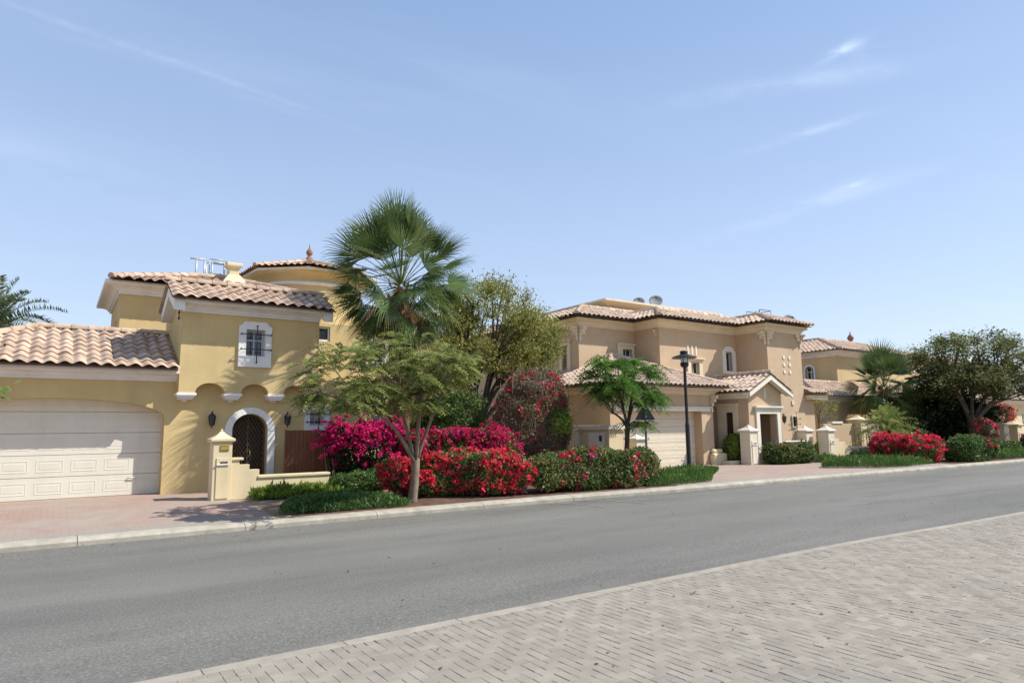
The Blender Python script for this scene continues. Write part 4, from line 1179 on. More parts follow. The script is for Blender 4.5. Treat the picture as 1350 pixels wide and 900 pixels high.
fine_tree('acacia_tree', 'tall broom-shaped tree with dark steep branches and olive leaves behind the tall bougainvillea', 'tree',
          (11.25, 18.4, .2), (11.35, 18.4, 1.85),
          [(120, (11.9, 18.5, 5.6), (1.7, 1.6, 1.25)), (90, (13.6, 18.4, 4.7), (1.25, 1.3, 1.15)), (75, (10.6, 18.3, 4.3), (1.1, 1.2, 1.3)), (60, (12.8, 18.0, 3.8), (1.3, 1.0, .9)), (30, (9.9, 18.1, 3.2), (.7, .8, .8)), (45, (9.9, 18.4, 5.3), (.9, 1.0, 1.0))],
  .17, 'leaf_acacia', 'darkbark', 9, 8, 80, .046, .28, .10, .17, twigr=.013)
fine_tree('street_tree', 'large umbrella-crowned street tree with olive leaves at the right edge', 'tree',
          (37.4, 14.1, .12), (37.7, 14.3, 1.75),
          [(150, (40.0, 14.9, 5.05), (3.8, 3.0, 1.5)), (105, (37.8, 14.7, 3.6), (2.6, 2.3, 1.2)), (115, (42.2, 14.8, 3.65), (3.1, 2.5, 1.25))],
          .21, 'leaf_big', 'darkbark', 8, 8, 90, .085, .18, .18, .22, elong=2.0, flat=True)
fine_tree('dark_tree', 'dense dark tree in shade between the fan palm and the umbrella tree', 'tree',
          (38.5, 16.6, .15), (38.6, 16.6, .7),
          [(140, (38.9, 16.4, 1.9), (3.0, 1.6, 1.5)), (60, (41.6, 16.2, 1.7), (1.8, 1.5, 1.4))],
          .16, 'leaf_shade_dark', 'darkbark', 8, 7, 190, .10, .1, .15, .30)
fine_tree('garden_tree', 'green leafy tree behind the pink bougainvillea beside the villa wing', 'tree',
          (9.7, 17.2, .2), (9.75, 17.2, .8),
          [(70, (9.9, 17.3, 2.1), (1.2, .7, .75))],
          .07, 'leaf_hedge', 'darkbark', 6, 5, 75, .048, .2, .12, .16)
fine_tree('sapling', 'thin sapling with few leaves in front of the small yellow villa', 'tree',
          (29.6, 17.6, .15), (29.7, 17.6, 1.5),
          [(12, (29.5, 17.5, 2.6), (.45, .4, .8)), (10, (30.6, 17.7, 2.55), (.45, .4, .75))],
          .06, 'leaf_acacia', 'darkbark', 3, 3, 45, .036, .3, .12, .12)
fine_tree('overhanging_tree', 'tree beyond the left edge whose leafy twigs hang before the garage roof', 'tree',
          (-4.3, 13.3, 0.1), (-4.1, 13.2, 2.0),
          [(60, (-3.7, 13.2, 4.0), (1.8, 1.5, .9)), (12, (-1.32, 12.9, 2.95), (.62, .4, .38)), (2, (-.72, 12.9, 2.23), (.12, .1, .1))],
          .09, 'leaf_bright', 'darkbark', 6, 5, 26, .05, .15, .12, .10)
fine_tree('shade_tree', 'tree behind the viewpoint shading the lower right corner of the brick pavement', 'tree',
          (10.2, -2.2, .05), (10.2, -2.2, 2.4),
          [(90, (9.95, -2.0, 4.5), (1.3, 1.2, .9))],
          .12, 'leaf_big', 'bark', 7, 6, 80, .055, .2, .15, .2)
# bare dead stems
mb = MB()
b0 = np.array((30.9, 16.2, .15))
for tip, c in (((30.45, 16.2, 1.15), (30.6, 16.2, .5)), ((31.15, 16.2, 1.25), (31.3, 16.2, .5)), ((30.7, 16.3, .8), (30.8, 16.2, .5))):
    mb.tube(bez(b0-np.array([0, 0, .1]), c, tip, 6), np.linspace(.04, .015, 6), 6)
tag(mb.build('dead_shrub', M['twig'], loc=(30.9, 16.2, .15), smooth=True), 'bare forked dead shrub before the tan garden wall', 'shrub')

# ---- palms
def fan_palm(label, base, heart, trunk_r, n_up, petiole, blade, nseg, skirt=True, group=None, dead=14, el_span=118, seed=1):
    root = thing('fan_palm', base, label, 'palm tree', group)
    R.seed(seed)
    b = np.array(base, float); h = np.array(heart, float)
    w = MB(); n = 26
    pts = [b+(h-b)*i/(n-1)+np.array([0, 0, -.1 if i == 0 else 0]) for i in range(n)]
    rr = [trunk_r*(1.35 if i < 2 else 1.0)*(1+.09*(i % 2))*(1.0+.45*max(0, (i-n*.62)/(n*.38)))*(1 if i < n-4 else (.85, .62, .38, .12)[i-n+4]) for i in range(n)]
    w.tube(pts, rr, 14); w.build('trunk', M['palmtrunk'], root)
    # old leaf bases
    Q = []; rs = []
    nb = 260
    zz = rng.uniform(.35, 1.0, nb); an = rng.uniform(0, 6.283, nb)
    C = b+(h-b)*zz[:, None]+np.stack([np.cos(an), np.sin(an), 0*an], 1)*trunk_r*1.15
    D = norm(np.stack([np.cos(an)*.6, np.sin(an)*.6, 0*an+1.0], 1)+rng.normal(scale=.2, size=(nb, 3)))
    quads('leaf_bases', leaves(C, D, np.stack([np.cos(an), np.sin(an), 0*an], 1), rng.uniform(.18, .38, nb), rng.uniform(.07, .12, nb)), rng.uniform(0, .7, nb), M['palmdead'], root)
    def frond(az, el, pl, bl, rbase, droopk, Qs, Rs, span=2.05):
        d = np.array([math.cos(az)*math.cos(el), math.sin(az)*math.cos(el), math.sin(el)])
        s = np.array([-math.sin(az), math.cos(az), 0.0])
        nrm = np.cross(d, s); nrm = nrm if nrm[2] > 0 else -nrm
        # petiole arches over
        P0 = h+d*.12; P2 = h+d*pl+np.array([0, 0, -.10*pl*math.cos(el)*droopk])
        P1 = h+d*pl*.55+np.array([0, 0, .04*pl])
        pp = bez(P0, P1, P2, 5)
        for a, c in zip(pp[:-1], pp[1:]):
            Qs.append(np.stack([a-s*.018, a+s*.018, c+s*.012, c-s*.012])); Rs.append(rbase+.25)
            Qs.append(np.stack([a-nrm*.012, a+nrm*.012, c+nrm*.008, c-nrm*.008])); Rs.append(rbase+.2)
        dd = norm((P2-P1)+np.array([0, 0, -.18*droopk*math.cos(el)*bl]))
        nn = norm(np.cross(dd, s)); nn = nn if np.dot(nn, nrm) > 0 else -nn
        C = P2
        roll = R.gauss(0, .55)
        s2 = s*math.cos(roll)+nn*math.sin(roll); nn = np.cross(dd, s2); nn = nn if nn[2] > -9 else nn
        if np.dot(nn, nrm) < 0: nn = -nn
        da = 2*span/nseg
        for q in range(nseg):
            a = -span+da*(q+.5)+R.gauss(0, .015)
            ln = bl*(1-.28*(abs(a)/span)**2)*R.uniform(.92, 1.05)
            cup = .16*(1-math.cos(a))
            e = norm(dd*math.cos(a)+s2*math.sin(a)+nn*(.10-cup*.25))
            sd = norm(np.cross(nn, e))
            r1 = ln*R.uniform(.40, .55); wd = r1*math.tan(da/2)*1.02
            m_ = C+e*r1
            Lf = m_+sd*wd-nn*wd*.5; Rt = m_-sd*wd-nn*wd*.5; Md = m_+nn*wd*.5
            g = np.array([0, 0, -1.0])
            mid2 = C+e*(ln*.80)+g*(.045*ln*droopk); tip = C+e*ln*.98+g*(.22*ln*droopk*R.uniform(.3, 2.0))
            t = rbase+R.gauss(0, .09)
            if R.random() < .05: t += .25
            Qs.append(np.stack([C, Lf, Md, Rt])); Rs.append(t)
            Qs.append(np.stack([Lf, mid2+sd*wd*.42, mid2-sd*wd*.42, Rt])); Rs.append(t)
            Qs.append(np.stack([mid2+sd*wd*.42, tip+sd*.002, tip-sd*.002, mid2-sd*wd*.42])); Rs.append(min(1, t+.10))
    ga = 2.39996
    for i in range(n_up):
        f_ = i/(n_up-1)
        el = rad(84)-f_**1.0*rad(el_span)+R.gauss(0, .09)
        az = i*ga+R.gauss(0, .12)
        Qs = []; Rs = []
        k = .86+.14*min(1, f_*2.2)
        top = max(0, math.sin(el))
        frond(az, el, petiole*(.92+.18*top)*R.uniform(.80, 1.12), blade*(.96+.12*top)*R.uniform(.82, 1.08), (.42 if f_ < .78 else .72)+R.gauss(0, .15), .08+f_*.8, Qs, Rs, R.uniform(1.05, 1.5))
        quads('frond', np.array(Qs), np.clip(Rs, 0, .93 if f_ < .72 else 1), M['palm'], root)
    if skirt:
        Qs = []; Rs = []
        for i in range(dead):
            frond(i*2*math.pi/dead+R.gauss(0, .2), -rad(R.uniform(48, 76)), petiole*.62*R.uniform(.8, 1.1), blade*.82, R.uniform(.0, .7), 1.3, Qs, Rs, 1.2)
        quads('dead_fronds', np.array(Qs), np.clip(Rs, 0, 1), M['palmdead'], root)
    return root
fan_palm('tall fan palm with brown dead skirt rising beside the yellow villa tower', (7.66, 16.55, .2), (7.70, 16.55, 5.60), .28, 74, 1.30, 1.10, 32, True, None, 12, 140, 1)
fan_palm('short fan palm in front of the small yellow villa at right', (36.0, 17.6, .15), (36.0, 17.6, 3.5), .18, 50, 1.15, 1.25, 30, True, None, 5, 130, 3)

def feather_palm(label, name, base, heart, n, L, ll, lw, leafm, tr=.22, pairs=26, elmin=-20, elmax=80, cat='palm tree'):
    root = thing(name, base, label, cat)
    w = MB(); w.tube([np.array(base)-np.array([0, 0, .1]), (np.array(base)+np.array(heart))/2, heart], [tr*1.2, tr, tr*.9], 10); w.build('trunk', M['palmtrunk'], root)
    for i in range(n):
        f_ = i/(n-1); az = i*2.39996+R.gauss(0, .1); el = rad(elmax-(elmax-elmin)*f_)
        d = np.array([[math.cos(az)*math.cos(el), math.sin(az)*math.cos(el), math.sin(el)]])
        N = np.array([[-math.cos(az)*math.sin(el), -math.sin(az)*math.sin(el), math.cos(el)]])
        Q, rr = pinnate(np.array([heart], float), d, N, np.array([L*R.uniform(.85, 1.1)]), pairs, ll, lw, .30+.25*math.cos(el), .35, shade=(.25, .75), stemw=.014)
        quads('frond', Q, rr, M[leafm], root)
    return root
feather_palm('date palm crown showing behind the garage roof at the left edge', 'date_palm', (-1.7, 28, .2), (-1.9, 28, 5.15), 36, 2.7, .36, .050, 'date', .22, 34, -12, 78)
feather_palm('low feathery green plant below the short fan palm', 'cycad', (31.2, 15.2, .14), (31.2, 15.2, 1.35), 46, 1.75, .34, .050, 'leaf_poinciana', .10, 20, -5, 80, 'plant')

# ---- hedges and shrubs
def lump_surface(n, c, half, seed, k=2.2, amp=.16, power=3.0, inner=.72, zb=0.0):
    """points in the outer shell of a lumpy rounded box; returns points and outward directions"""
    d = rdir(n*2); d = d[d[:, 2] > -.75][:n]; n = len(d)
    h = np.array(half)
    q = (np.abs(d/h)**power).sum(1)**(-1/power)      # superellipsoid radius along d
    # even out sampling on long hedges
    P = d*q[:, None]
    f = 1+amp*lumps(P+np.array(c), k, seed)
    t = rng.uniform(inner, 1.03, n)
    P2 = P*(f*t)[:, None]
    P2[:, 2] = np.maximum(P2[:, 2], -h[2]+zb*0)
    nr = norm(np.sign(d)*np.abs(P/h)**(power-1)/h)
    return P2, nr, t

def even_box(n, half, power):
    """directions that sample a long rounded box evenly"""
    hx, hy, hz = half
    ar = np.array([hy*hz, hx*hz, hx*hy]); ar = ar/ar.sum()
    ax = rng.choice(3, n, p=ar); p = rng.uniform(-1, 1, (n, 3))
    sgn = np.where(rng.random(n) < .5, -1, 1); p[np.arange(n), ax] = sgn
    return p*np.array(half)

def hedge(name, label, cat, a, b, width, z0, z1, leafm, nleaf, ls, flowers=(), group=None, seed=1, power=4.0, amp=.14, k=2.2, stems=14, thin=0.0, stemm='twig', elong=1.7, sprays=0, spl=.45, spfl=True):
    """hedge along a->b; flowers = [(material, clumps, per clump, size, radius, min height share)]"""
    a = np.array(a, float); b = np.array(b, float)
    mid = (a+b)/2; L = np.linalg.norm(b-a); e = (b-a)/L; s = np.array([-e[1], e[0]])
    half = np.array([L/2, width/2, (z1-z0)/2]); zc = (z0+z1)/2
    root = thing(name, (mid[0], mid[1], z0), label, cat, group)
    def place(P): return np.stack([mid[0]+P[:, 0]*e[0]+P[:, 1]*s[0], mid[1]+P[:, 0]*e[1]+P[:, 1]*s[1], zc+P[:, 2]], 1)
    def pull(P):
        q = (np.abs(P/half)**power).sum(1)**(1/power)
        return P/q[:, None]
    def shell(n, inner):
        P = pull(even_box(n, half, power))
        f = 1+amp*lumps(P+np.array([mid[0], mid[1], 0]), k, seed)+.05*lumps(P, k*4, seed+9)
        nr = norm(np.sign(P)*np.abs(P/half)**(power-1)/half)
        t = rng.uniform(inner, 1.0, n)**.7
        d_ = np.minimum(.30, half.min()*.8)
        # shrink by a depth, not by a ratio
        Q = P-nr*((1-t)*d_/(1-inner+1e-6)*.5)[:, None]
        Q = Q+nr*((f-1)*.9)[:, None]*np.array([.9, .9, .9])
        Q[:, 2] = np.maximum(Q[:, 2], -half[2]+.02)
        return Q, nr, t
    P, nr, t = shell(nleaf, .3)
    if thin:
        keep = lumps(P, 5.0, seed+3) > -thin; P, nr, t = P[keep], nr[keep], t[keep]
    n = len(P); W_ = place(P)
    nw = np.stack([nr[:, 0]*e[0]+nr[:, 1]*s[0], nr[:, 0]*e[1]+nr[:, 1]*s[1], nr[:, 2]], 1)
    D = norm(nw*.35+rdir(n)+np.array([0, 0, .15])); N = norm(nw*.9+rdir(n)*.7+np.array([0, 0, .3]))
    sz = rng.uniform(.65, 1.25, n)*ls
    tint = np.clip(rng.uniform(0, 1, n)*.7+.30*(lumps(P, 3.0, seed+5)+.5), 0, 1)
    SP_L = [(leaves(W_, D, N, sz*elong, sz), tint)]; SP_F = []
    # long shoots that break the outline
    if sprays:
        P, nr, t = shell(sprays*4, .9)
        ok = (P[:, 2]/half[2] > -.3); P = P[ok][:sprays]; nr = nr[ok][:sprays]; ns = len(P)
        S0 = place(P); nw2 = np.stack([nr[:, 0]*e[0]+nr[:, 1]*s[0], nr[:, 0]*e[1]+nr[:, 1]*s[1], nr[:, 2]], 1)
        dr = norm(nw2*.6+rdir(ns)*.5+np.array([0, 0, .75])); ln = rng.uniform(.4, 1.2, ns)*spl
        LQ = []; LR = []; FQ = []; shoot = MB()
        nst = 16
        for q in range(1, nst+1):
            tt_ = q/nst; C = S0+dr*(ln*tt_)[:, None]; C[:, 2] -= .55*ln*tt_**2
            D = norm(rdir(ns)+dr*.4); sz = rng.uniform(.6, 1.1, ns)*ls*.9
            (FQ if (flowers and spfl and q > 8) else LQ).append(leaves(C+rdir(ns)*.02, D, norm(rdir(ns)+np.array([0, -.3, .5])), sz*1.5, sz))
            if flowers and spfl and q > 8:
                for _ in range(3): FQ.append(leaves(C+rdir(ns)*.035, norm(rdir(ns)), norm(rdir(ns)+np.array([0, -.3, .5])), sz*1.3, sz*1.1))
        Q = np.concatenate(LQ); SP_L.append((Q, rng.uniform(.3, .9, len(Q))))
        if FQ: Q = np.concatenate(FQ); SP_F.append((Q, rng.uniform(.1, .85, len(Q))))
    quads('foliage', np.concatenate([q[0] for q in SP_L]), np.concatenate([q[1] for q in SP_L]), M[leafm], root)
    for (fm, ncl, per, fs, fr_, zmin, bias) in flowers:
        P, nr, t = shell(ncl*6, .75)
        ok = (P[:, 2]/half[2] > zmin) & (lumps(P+np.array([3.3, 1.7, .4]), 1.9, seed+21) > bias)
        P = P[ok][:ncl]
        if len(P) == 0: continue
        n = len(P)*per
        cen = np.repeat(P, per, 0)
        rr = np.repeat(rng.uniform(.5, 1.35, len(P))*fr_, per)
        Q = cen+rdir(n)*(rr*rng.uniform(0, 1, n)**.5)[:, None]*np.array([1, 1, .8])
        tt = np.clip(np.repeat(rng.uniform(0.1, .8, len(P)), per)+rng.normal(scale=.15, size=n), 0, 1)
        Wp = place(Q); D = norm(rdir(n)+np.array([0, 0, .2])); N = norm(rdir(n)+np.array([.25, -.45, .5]))
        sz = rng.uniform(.7, 1.25, n)*fs
        FQ_ = leaves(Wp, D, N, sz*1.35, sz*1.15)
        if SP_F: FQ_ = np.concatenate([FQ_, SP_F[0][0]]); tt = np.concatenate([tt, SP_F[0][1]]); SP_F = []
        quads('flowers', FQ_, tt, M[fm], root)
    st = MB()
    for i in range(stems):
        u = R.uniform(-.92, .92)*half[0]; v = R.uniform(-.5, .5)*half[1]
        p0 = place(np.array([[u, v, -half[2]-.05]]))[0]; p2 = place(np.array([[u+R.uniform(-.3, .3), v+R.uniform(-.3, .3)*half[1]*2, half[2]*R.uniform(.2, .85)]]))[0]
        p1 = (p0+p2)/2+np.array([R.uniform(-.15, .15), R.uniform(-.15, .15), 0])
        st.tube(bez(p0, p1, p2, 5), np.linspace(.018, .007, 5), 5)
    if stems: st.build('stems', M[stemm], root, smooth=True)
    return root

BG = 'bougainvillea hedges along the street'
hedge('bougainvillea_hedge', 'bright red bougainvillea hedge at the kerb around the foot of the front street tree', 'hedge', (6.30, 14.45), (9.45, 12.82), 1.0, .20, 1.06, 'leaf_mixed', 17000, .046,
      [('fl_red', 430, 34, .052, .105, -.85, -.2), ('fl_red', 110, 26, .050, .10, -.95, -.9), ('fl_coral', 60, 20, .045, .09, -.5, -.6)], BG, 3, 3.0, .26, 2.4, 40, sprays=90, spl=.22)
hedge('bougainvillea_hedge', 'dense green hedge with few red flowers between red hedge and beige villa driveway', 'hedge', (9.35, 13.0), (13.6, 12.85), .95, .12, 1.06, 'leaf_mixed', 23000, .046,
      [('fl_red', 80, 26, .050, .10, -.8, .15), ('fl_pink', 50, 24, .050, .09, -.8, .2)], BG, 5, 3.6, .18, 2.4, 20, sprays=60, spl=.25, spfl=False)
hedge('bougainvillea_hedge', 'magenta bougainvillea spilling over the brown timber screen', 'hedge', (5.75, 16.8), (7.6, 16.0), 1.0, .4, 1.82, 'leaf_shade_dark', 14000, .050,
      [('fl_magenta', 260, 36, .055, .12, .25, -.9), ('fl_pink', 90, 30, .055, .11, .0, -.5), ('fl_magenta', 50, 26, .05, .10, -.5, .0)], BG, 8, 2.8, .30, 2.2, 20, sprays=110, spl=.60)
hedge('bougainvillea_hedge', 'pink and magenta bougainvillea bank behind the red hedge', 'hedge', (7.5, 16.1), (10.7, 15.3), 1.0, .2, 1.72, 'leaf_mixed', 14000, .048,
      [('fl_pink', 420, 34, .052, .12, -.4, -.4), ('fl_magenta', 90, 26, .05, .10, -.4, .0)], BG, 11, 2.8, .28, 2.4, 24, sprays=110, spl=.38)
hedge('bougainvillea_bush', 'tall straggly bougainvillea with dry brown twigs and few crimson flowers', 'shrub', (10.75, 16.3), (13.1, 16.1), 1.7, .3, 3.45, 'leaf_dry', 26000, .040,
      [('fl_red', 85, 18, .05, .10, .10, -.5), ('fl_pink', 130, 14, .045, .12, -.9, -.6)], None, 14, 2.2, .28, 1.9, 60, .6, sprays=160, spl=.6, spfl=False)
hedge('lime_shrub', 'yellow green leafy shrub inside the dry bougainvillea', 'shrub', (12.0, 15.55), (12.7, 15.45), .5, 1.5, 2.15, 'leaf_lime', 1600, .05, (), None, 15, 2.4, .2, 2.5, 8)
hedge('bougainvillea_hedge', 'pink red bougainvillea hedge before the right fan palm', 'hedge', (28.2, 14.4), (28.9, 12.1), 1.9, .12, 1.22, 'leaf_mixed', 14000, .055,
      [('fl_red', 330, 34, .060, .14, -.85, -.45), ('fl_pink', 60, 24, .055, .12, -.7, -.1), ('fl_coral', 40, 24, .055, .12, -.6, -.6)], BG, 17, 3.0, .22, 2.0, 20, sprays=90, spl=.45)
hedge('bougainvillea_hedge', 'dark green hedge with few red flowers at the foot of the umbrella tree', 'hedge', (29.6, 12.15), (32.6, 11.75), 1.1, .12, 1.05, 'leaf_hedge', 14000, .055,
      [('fl_red', 18, 22, .055, .11, .1, .2)], BG, 19, 3.4, .18, 2.2, 12, sprays=40, spl=.3, spfl=False)
hedge('bougainvillea_hedge', 'rounded dark hedge with reddish tips before the gabled porch', 'hedge', (22.55, 15.5), (25.0, 15.35), .95, .14, .98, 'leaf_mixed', 12000, .055,
      [('fl_red', 12, 20, .05, .10, .2, .1)], BG, 23, 3.0, .18, 2.2, 12, sprays=50, spl=.3, spfl=False)
hedge('round_bush', 'round light green bush in the planter between garage and porch', 'bush', (21.75, 16.75), (22.35, 16.7), .75, .32, 1.30, 'leaf_lime', 4200, .05, (), None, 25, 2.4, .14, 3.0, 8)
hedge('clipped_bush', 'dark green rounded bush at the right end of the low cream wall', 'bush', (5.55, 15.75), (6.75, 15.3), 1.0, .12, .66, 'leaf_cover', 9000, .030, (), None, 27, 2.6, .12, 3.0, 8, elong=2.6)
hedge('round_bush', 'grey green spreading bush before the dead shrub and tan garden wall', 'bush', (28.5, 15.4), (30.2, 15.1), .9, .12, .56, 'leaf_grey', 9000, .04, (), None, 29, 2.6, .14, 2.6, 8, elong=2.4)
hedge('bougainvillea_bush', 'coral bougainvillea arching over the far gate pillars', 'shrub', (41.5, 16.2), (46.5, 15.8), 1.6, 1.5, 2.7, 'leaf_dry', 7000, .07,
      [('fl_coral', 130, 30, .085, .20, -.9, -.5)], None, 31, 2.6, .2, 1.4, 14)
hedge('bougainvillea_bush', 'dull reddish shrub before the far gate pillars at the right edge', 'shrub', (39.5, 12.6), (43.5, 12.4), 1.3, .12, 1.1, 'leaf_mixed', 7000, .07,
      [('fl_pink', 20, 22, .07, .14, -.4, .0)], None, 33, 2.6, .2, 1.6, 12)
hedge('bougainvillea_bush', 'small crimson bougainvillea clump beneath the umbrella tree limbs', 'shrub', (36.5, 13.6), (37.8, 13.5), 1.0, .8, 1.9, 'leaf_dry', 2500, .06,
      [('fl_red', 40, 24, .07, .13, -.9, -.8)], None, 35, 2.4, .2, 2.0, 8)
hedge('flower_bush', 'low bush with rusty red flowers beside the beige villa porch planter', 'bush', (22.0, 16.2), (22.5, 16.15), .4, .3, .72, 'leaf_mixed', 1100, .045, [('fl_coral', 30, 22, .045, .08, -.5, -.9)], None, 37, 2.4, .15, 3, 5)
hedge('round_bush', 'leafy green bush with orange tips at the right end of the mixed hedge', 'bush', (13.75, 13.9), (14.35, 13.8), .7, .12, 1.05, 'leaf_mixed', 3600, .055, [('fl_coral', 30, 20, .05, .10, -.5, -.9)], None, 39, 2.5, .2, 2.6, 8)
hedge('round_bush', 'green undergrowth below the villa wing behind the pink bougainvillea', 'bush', (8.2, 17.4), (11.0, 17.0), 1.0, .2, 2.05, 'leaf_hedge', 9000, .05, (), None, 41, 2.6, .2, 2.0, 12)
hedge('round_bush', 'low dark green bush between far lawn and gate pillars', 'bush', (36.0, 13.0), (38.6, 12.9), .9, .12, .72, 'leaf_hedge', 4500, .06, (), None, 43, 2.6, .15, 2.0, 6)
hedge('garden_plant', 'yellow flowering plant between the two right gate pillars', 'plant', (28.1, 16.9), (28.9, 16.8), .5, .2, 1.05, 'leaf_lime', 1600, .05, (), None, 45, 2.4, .2, 3, 6)

# ---- ground covers (nobody could count the blades)
def inside(P, poly):
    x, y = P[:, 0], P[:, 1]; c = np.zeros(len(P), bool); n = len(poly)
    for i in range(n):
        x1, y1 = poly[i]; x2, y2 = poly[(i+1) % n]
        m = ((y1 > y) != (y2 > y)); xi = (x2-x1)*(y-y1)/((y2-y1) if y2 != y1 else 1e-9)+x1
        c ^= m & (x < xi)
    return c
def edge_dist(P, poly):
    d = np.full(len(P), 9.0); n = len(poly)
    for i in range(n):
        a = np.array(poly[i]); b = np.array(poly[(i+1) % n]); ab = b-a
        t = np.clip(((P-a)@ab)/(ab@ab), 0, 1); d = np.minimum(d, np.linalg.norm(P-(a+t[:, None]*ab), axis=1))
    return d
def cover(name, label, cat, poly, n, h, mound, ls, leafm, lean=.6, elong=3.0, edge=.35):
    lo = np.min(poly, 0)-.1; hi = np.max(poly, 0)+.1
    P = rng.uniform(lo, hi, (n*3, 2)); P = P[inside(P, poly)][:n]; n = len(P)
    d = edge_dist(P, poly)+.06*lumps(np.c_[P, np.zeros(n)], 6, 3); keep = d > .02*rng.random(n); P, d = P[keep], d[keep]; n = len(P)
    g = np.array([gz(x, y) for x, y in P])
    top = mound*np.clip(d/edge, 0, 1)**.5*(1+.42*lumps(np.c_[P, np.zeros(n)], 3.4, 7)+.18*lumps(np.c_[P, np.zeros(n)], 11, 9))
    t = rng.uniform(0, 1, n)**.5
    Z = g+top*t
    B = np.c_[P, Z]
    D = norm(np.c_[rng.normal(scale=lean, size=(n, 2)), np.ones(n)])
    N = norm(rdir(n)+np.array([.2, -.5, .3]))
    s = rng.uniform(.5, 1.35, n)*ls*np.where(rng.random(n) < .04, 1.9, 1.0)
    tint = np.clip(.5+.4*lumps(B, 2.0, 5)+rng.normal(scale=.2, size=n), 0, 1)
    o = quads(name, leaves(B, D, N, s*elong, s), tint, M[leafm])
    return tag(o, label, cat, None, 'stuff')
cover('ground_cover', 'dark green spreading ground cover at the kerb below the front street tree', 'ground cover', [(3.55, 12.75), (4.6, 12.58), (6.0, 12.58), (6.3, 12.9), (6.2, 14.2), (5.9, 15.1), (4.9, 15.0), (4.0, 14.2)], 30000, 0, .15, .020, 'leaf_cover', .7, 3.0)
cover('ground_cover', 'light green leafy plants in a strip along the low cream garden wall', 'ground cover', [(3.65, 15.35), (4.5, 15.2), (5.9, 15.15), (5.75, 16.0), (3.75, 16.02)], 9000, 0, .24, .032, 'leaf_lime', .6, 3.0, .25)
cover('lawn_patch', 'green grass mat around the street lamp', 'grass', [(12.75, 12.35), (14.2, 12.28), (15.2, 12.3), (16.6, 13.4), (18.6, 14.7), (18.0, 15.3), (16.2, 15.1), (14.6, 14.2), (13.4, 13.1)], 26000, 0, .16, .018, 'grass', .5, 5.0)
cover('lawn_patch', 'grass mat at the kerb before the right red hedge', 'grass', [(22.4, 13.3), (24.2, 12.0), (25.8, 11.85), (27.9, 12.0), (28.0, 14.2), (27.2, 14.9), (24.6, 14.5)], 20000, 0, .20, .022, 'grass', .5, 5.0)
cover('lawn_patch', 'small grass mat beside the hedge before the gate pillars', 'grass', [(25.0, 14.9), (26.6, 14.7), (26.9, 15.7), (26.2, 16.2), (25.2, 16.0)], 6000, 0, .20, .022, 'grass', .5, 5.0)
cover('lawn_patch', 'grass strip at the kerb beyond the umbrella tree', 'grass', [(32.7, 11.55), (42, 11.2), (46, 11.6), (40, 12.6), (33.5, 13.0)], 16000, 0, .20, .03, 'grass', .5, 4.5)

n = 420
lx = rng.uniform(-1, 30, n); off = np.abs(rng.normal(scale=.30, size=n))
ly = np.array([yfar(x) for x in lx])-.03-off
n2 = 140; lx2 = rng.uniform(2, 22, n2); ly2 = rng.uniform(5.4, 11.8, n2)
n3 = 130; lx3 = rng.uniform(2, 16, n3); ly3 = np.array([ynear(x) for x in lx3])-rng.uniform(.2, 3.2, n3)
P = np.concatenate([np.c_[lx, ly, np.full(n, .004)], np.c_[lx2, ly2, np.full(n2, .004)], np.c_[lx3, ly3, np.full(n3, .0645)]])
n = len(P); D = norm(rng.normal(size=(n, 3))*np.array([1, 1, .12])); D[:, 2] = np.abs(D[:, 2])
sz = rng.uniform(.010, .030, n)
tag(quads('leaf_litter', leaves(P, D, norm(rdir(n)*.3+np.array([0, 0, 1.0])), sz*1.9, sz), rng.uniform(0, .9, n), M['leaf_dry']), 'scattered dry leaves and petals on the road and along the kerb', 'leaf litter', None, 'stuff')

# ================================================================== garden walls, pillars, gate, lamp, sign
def pillar_cap(mb, x, y, z, s):
    """pyramid cap with a swept roof and a small finial; s = half width of the shaft"""
    k = s*1.26; q = math.sqrt(2)
    mb.lathe([(.001, -.002), (k*q*.90, 0), (k*q, .03), (k*q, .075), (k*q*.62, .125), (k*q*.33, .185), (k*q*.16, .235), (.035, .245), (.001, .246)], (x, y, z), 4, math.pi/4)
def pillar(root, x, y, s, zt, m='cream', mail=True, plaque=False):
    z0 = gz(x, y)-.05
    p = MB(); p.box(x-s, x+s, y-s, y+s, z0, zt); o = p.build('pillar_shaft', M[m], root, bevel=.012)
    p = MB(); pillar_cap(p, x, y, zt, s); ball(p, (x, y, zt+.265), .03); p.build('pillar_cap', M['paletrim' if m == 'stone' else m], root)
    if mail:
        p = MB(); p.box(x-s*.62, x+s*.70, y-s-.022, y-s-.001, z0+.08, zt-.34); b = p.build('letter_box', M[m], o, bevel=.006)
        p = MB(); p.box(x-s*.60, x+s*.68, y-s-.05, y-s-.023, zt-.50, zt-.47); p.box(x-s*.3, x+s*.6, y-s-.026, y-s-.0225, zt-.40, zt-.38); p.build('letter_flap', M['trim'], b, bevel=.004)
        p = MB(); p.box(x-s*.25, x+s*.55, y-s-.028, y-s-.0225, zt-.46, zt-.425); p.build('letter_slot', M['iron'], b)
    if plaque:
        p = MB(); p.box(x-.06, x+.13, y-s-.02, y-s-.001, zt-.19, zt-.06); o2 = p.build('number_plaque', M['brass'], o, bevel=.008)
        p = MB(); p.box(x-.05, x+.12, y-s-.024, y-s-.0205, zt-.175, zt-.168); p.box(x-.05, x+.12, y-s-.024, y-s-.0205, zt-.082, zt-.075); p.build('plaque_border', M['darkdoor'], o2)
    return o
W1 = thing('garden_wall', (3.13, 16.1, .15), 'cream gate pillar with letter box and stepped low wall before the arched door', 'garden wall')
pillar(W1, 3.13, 16.1, .20, 1.43, 'cream', True, True)
w = MB()
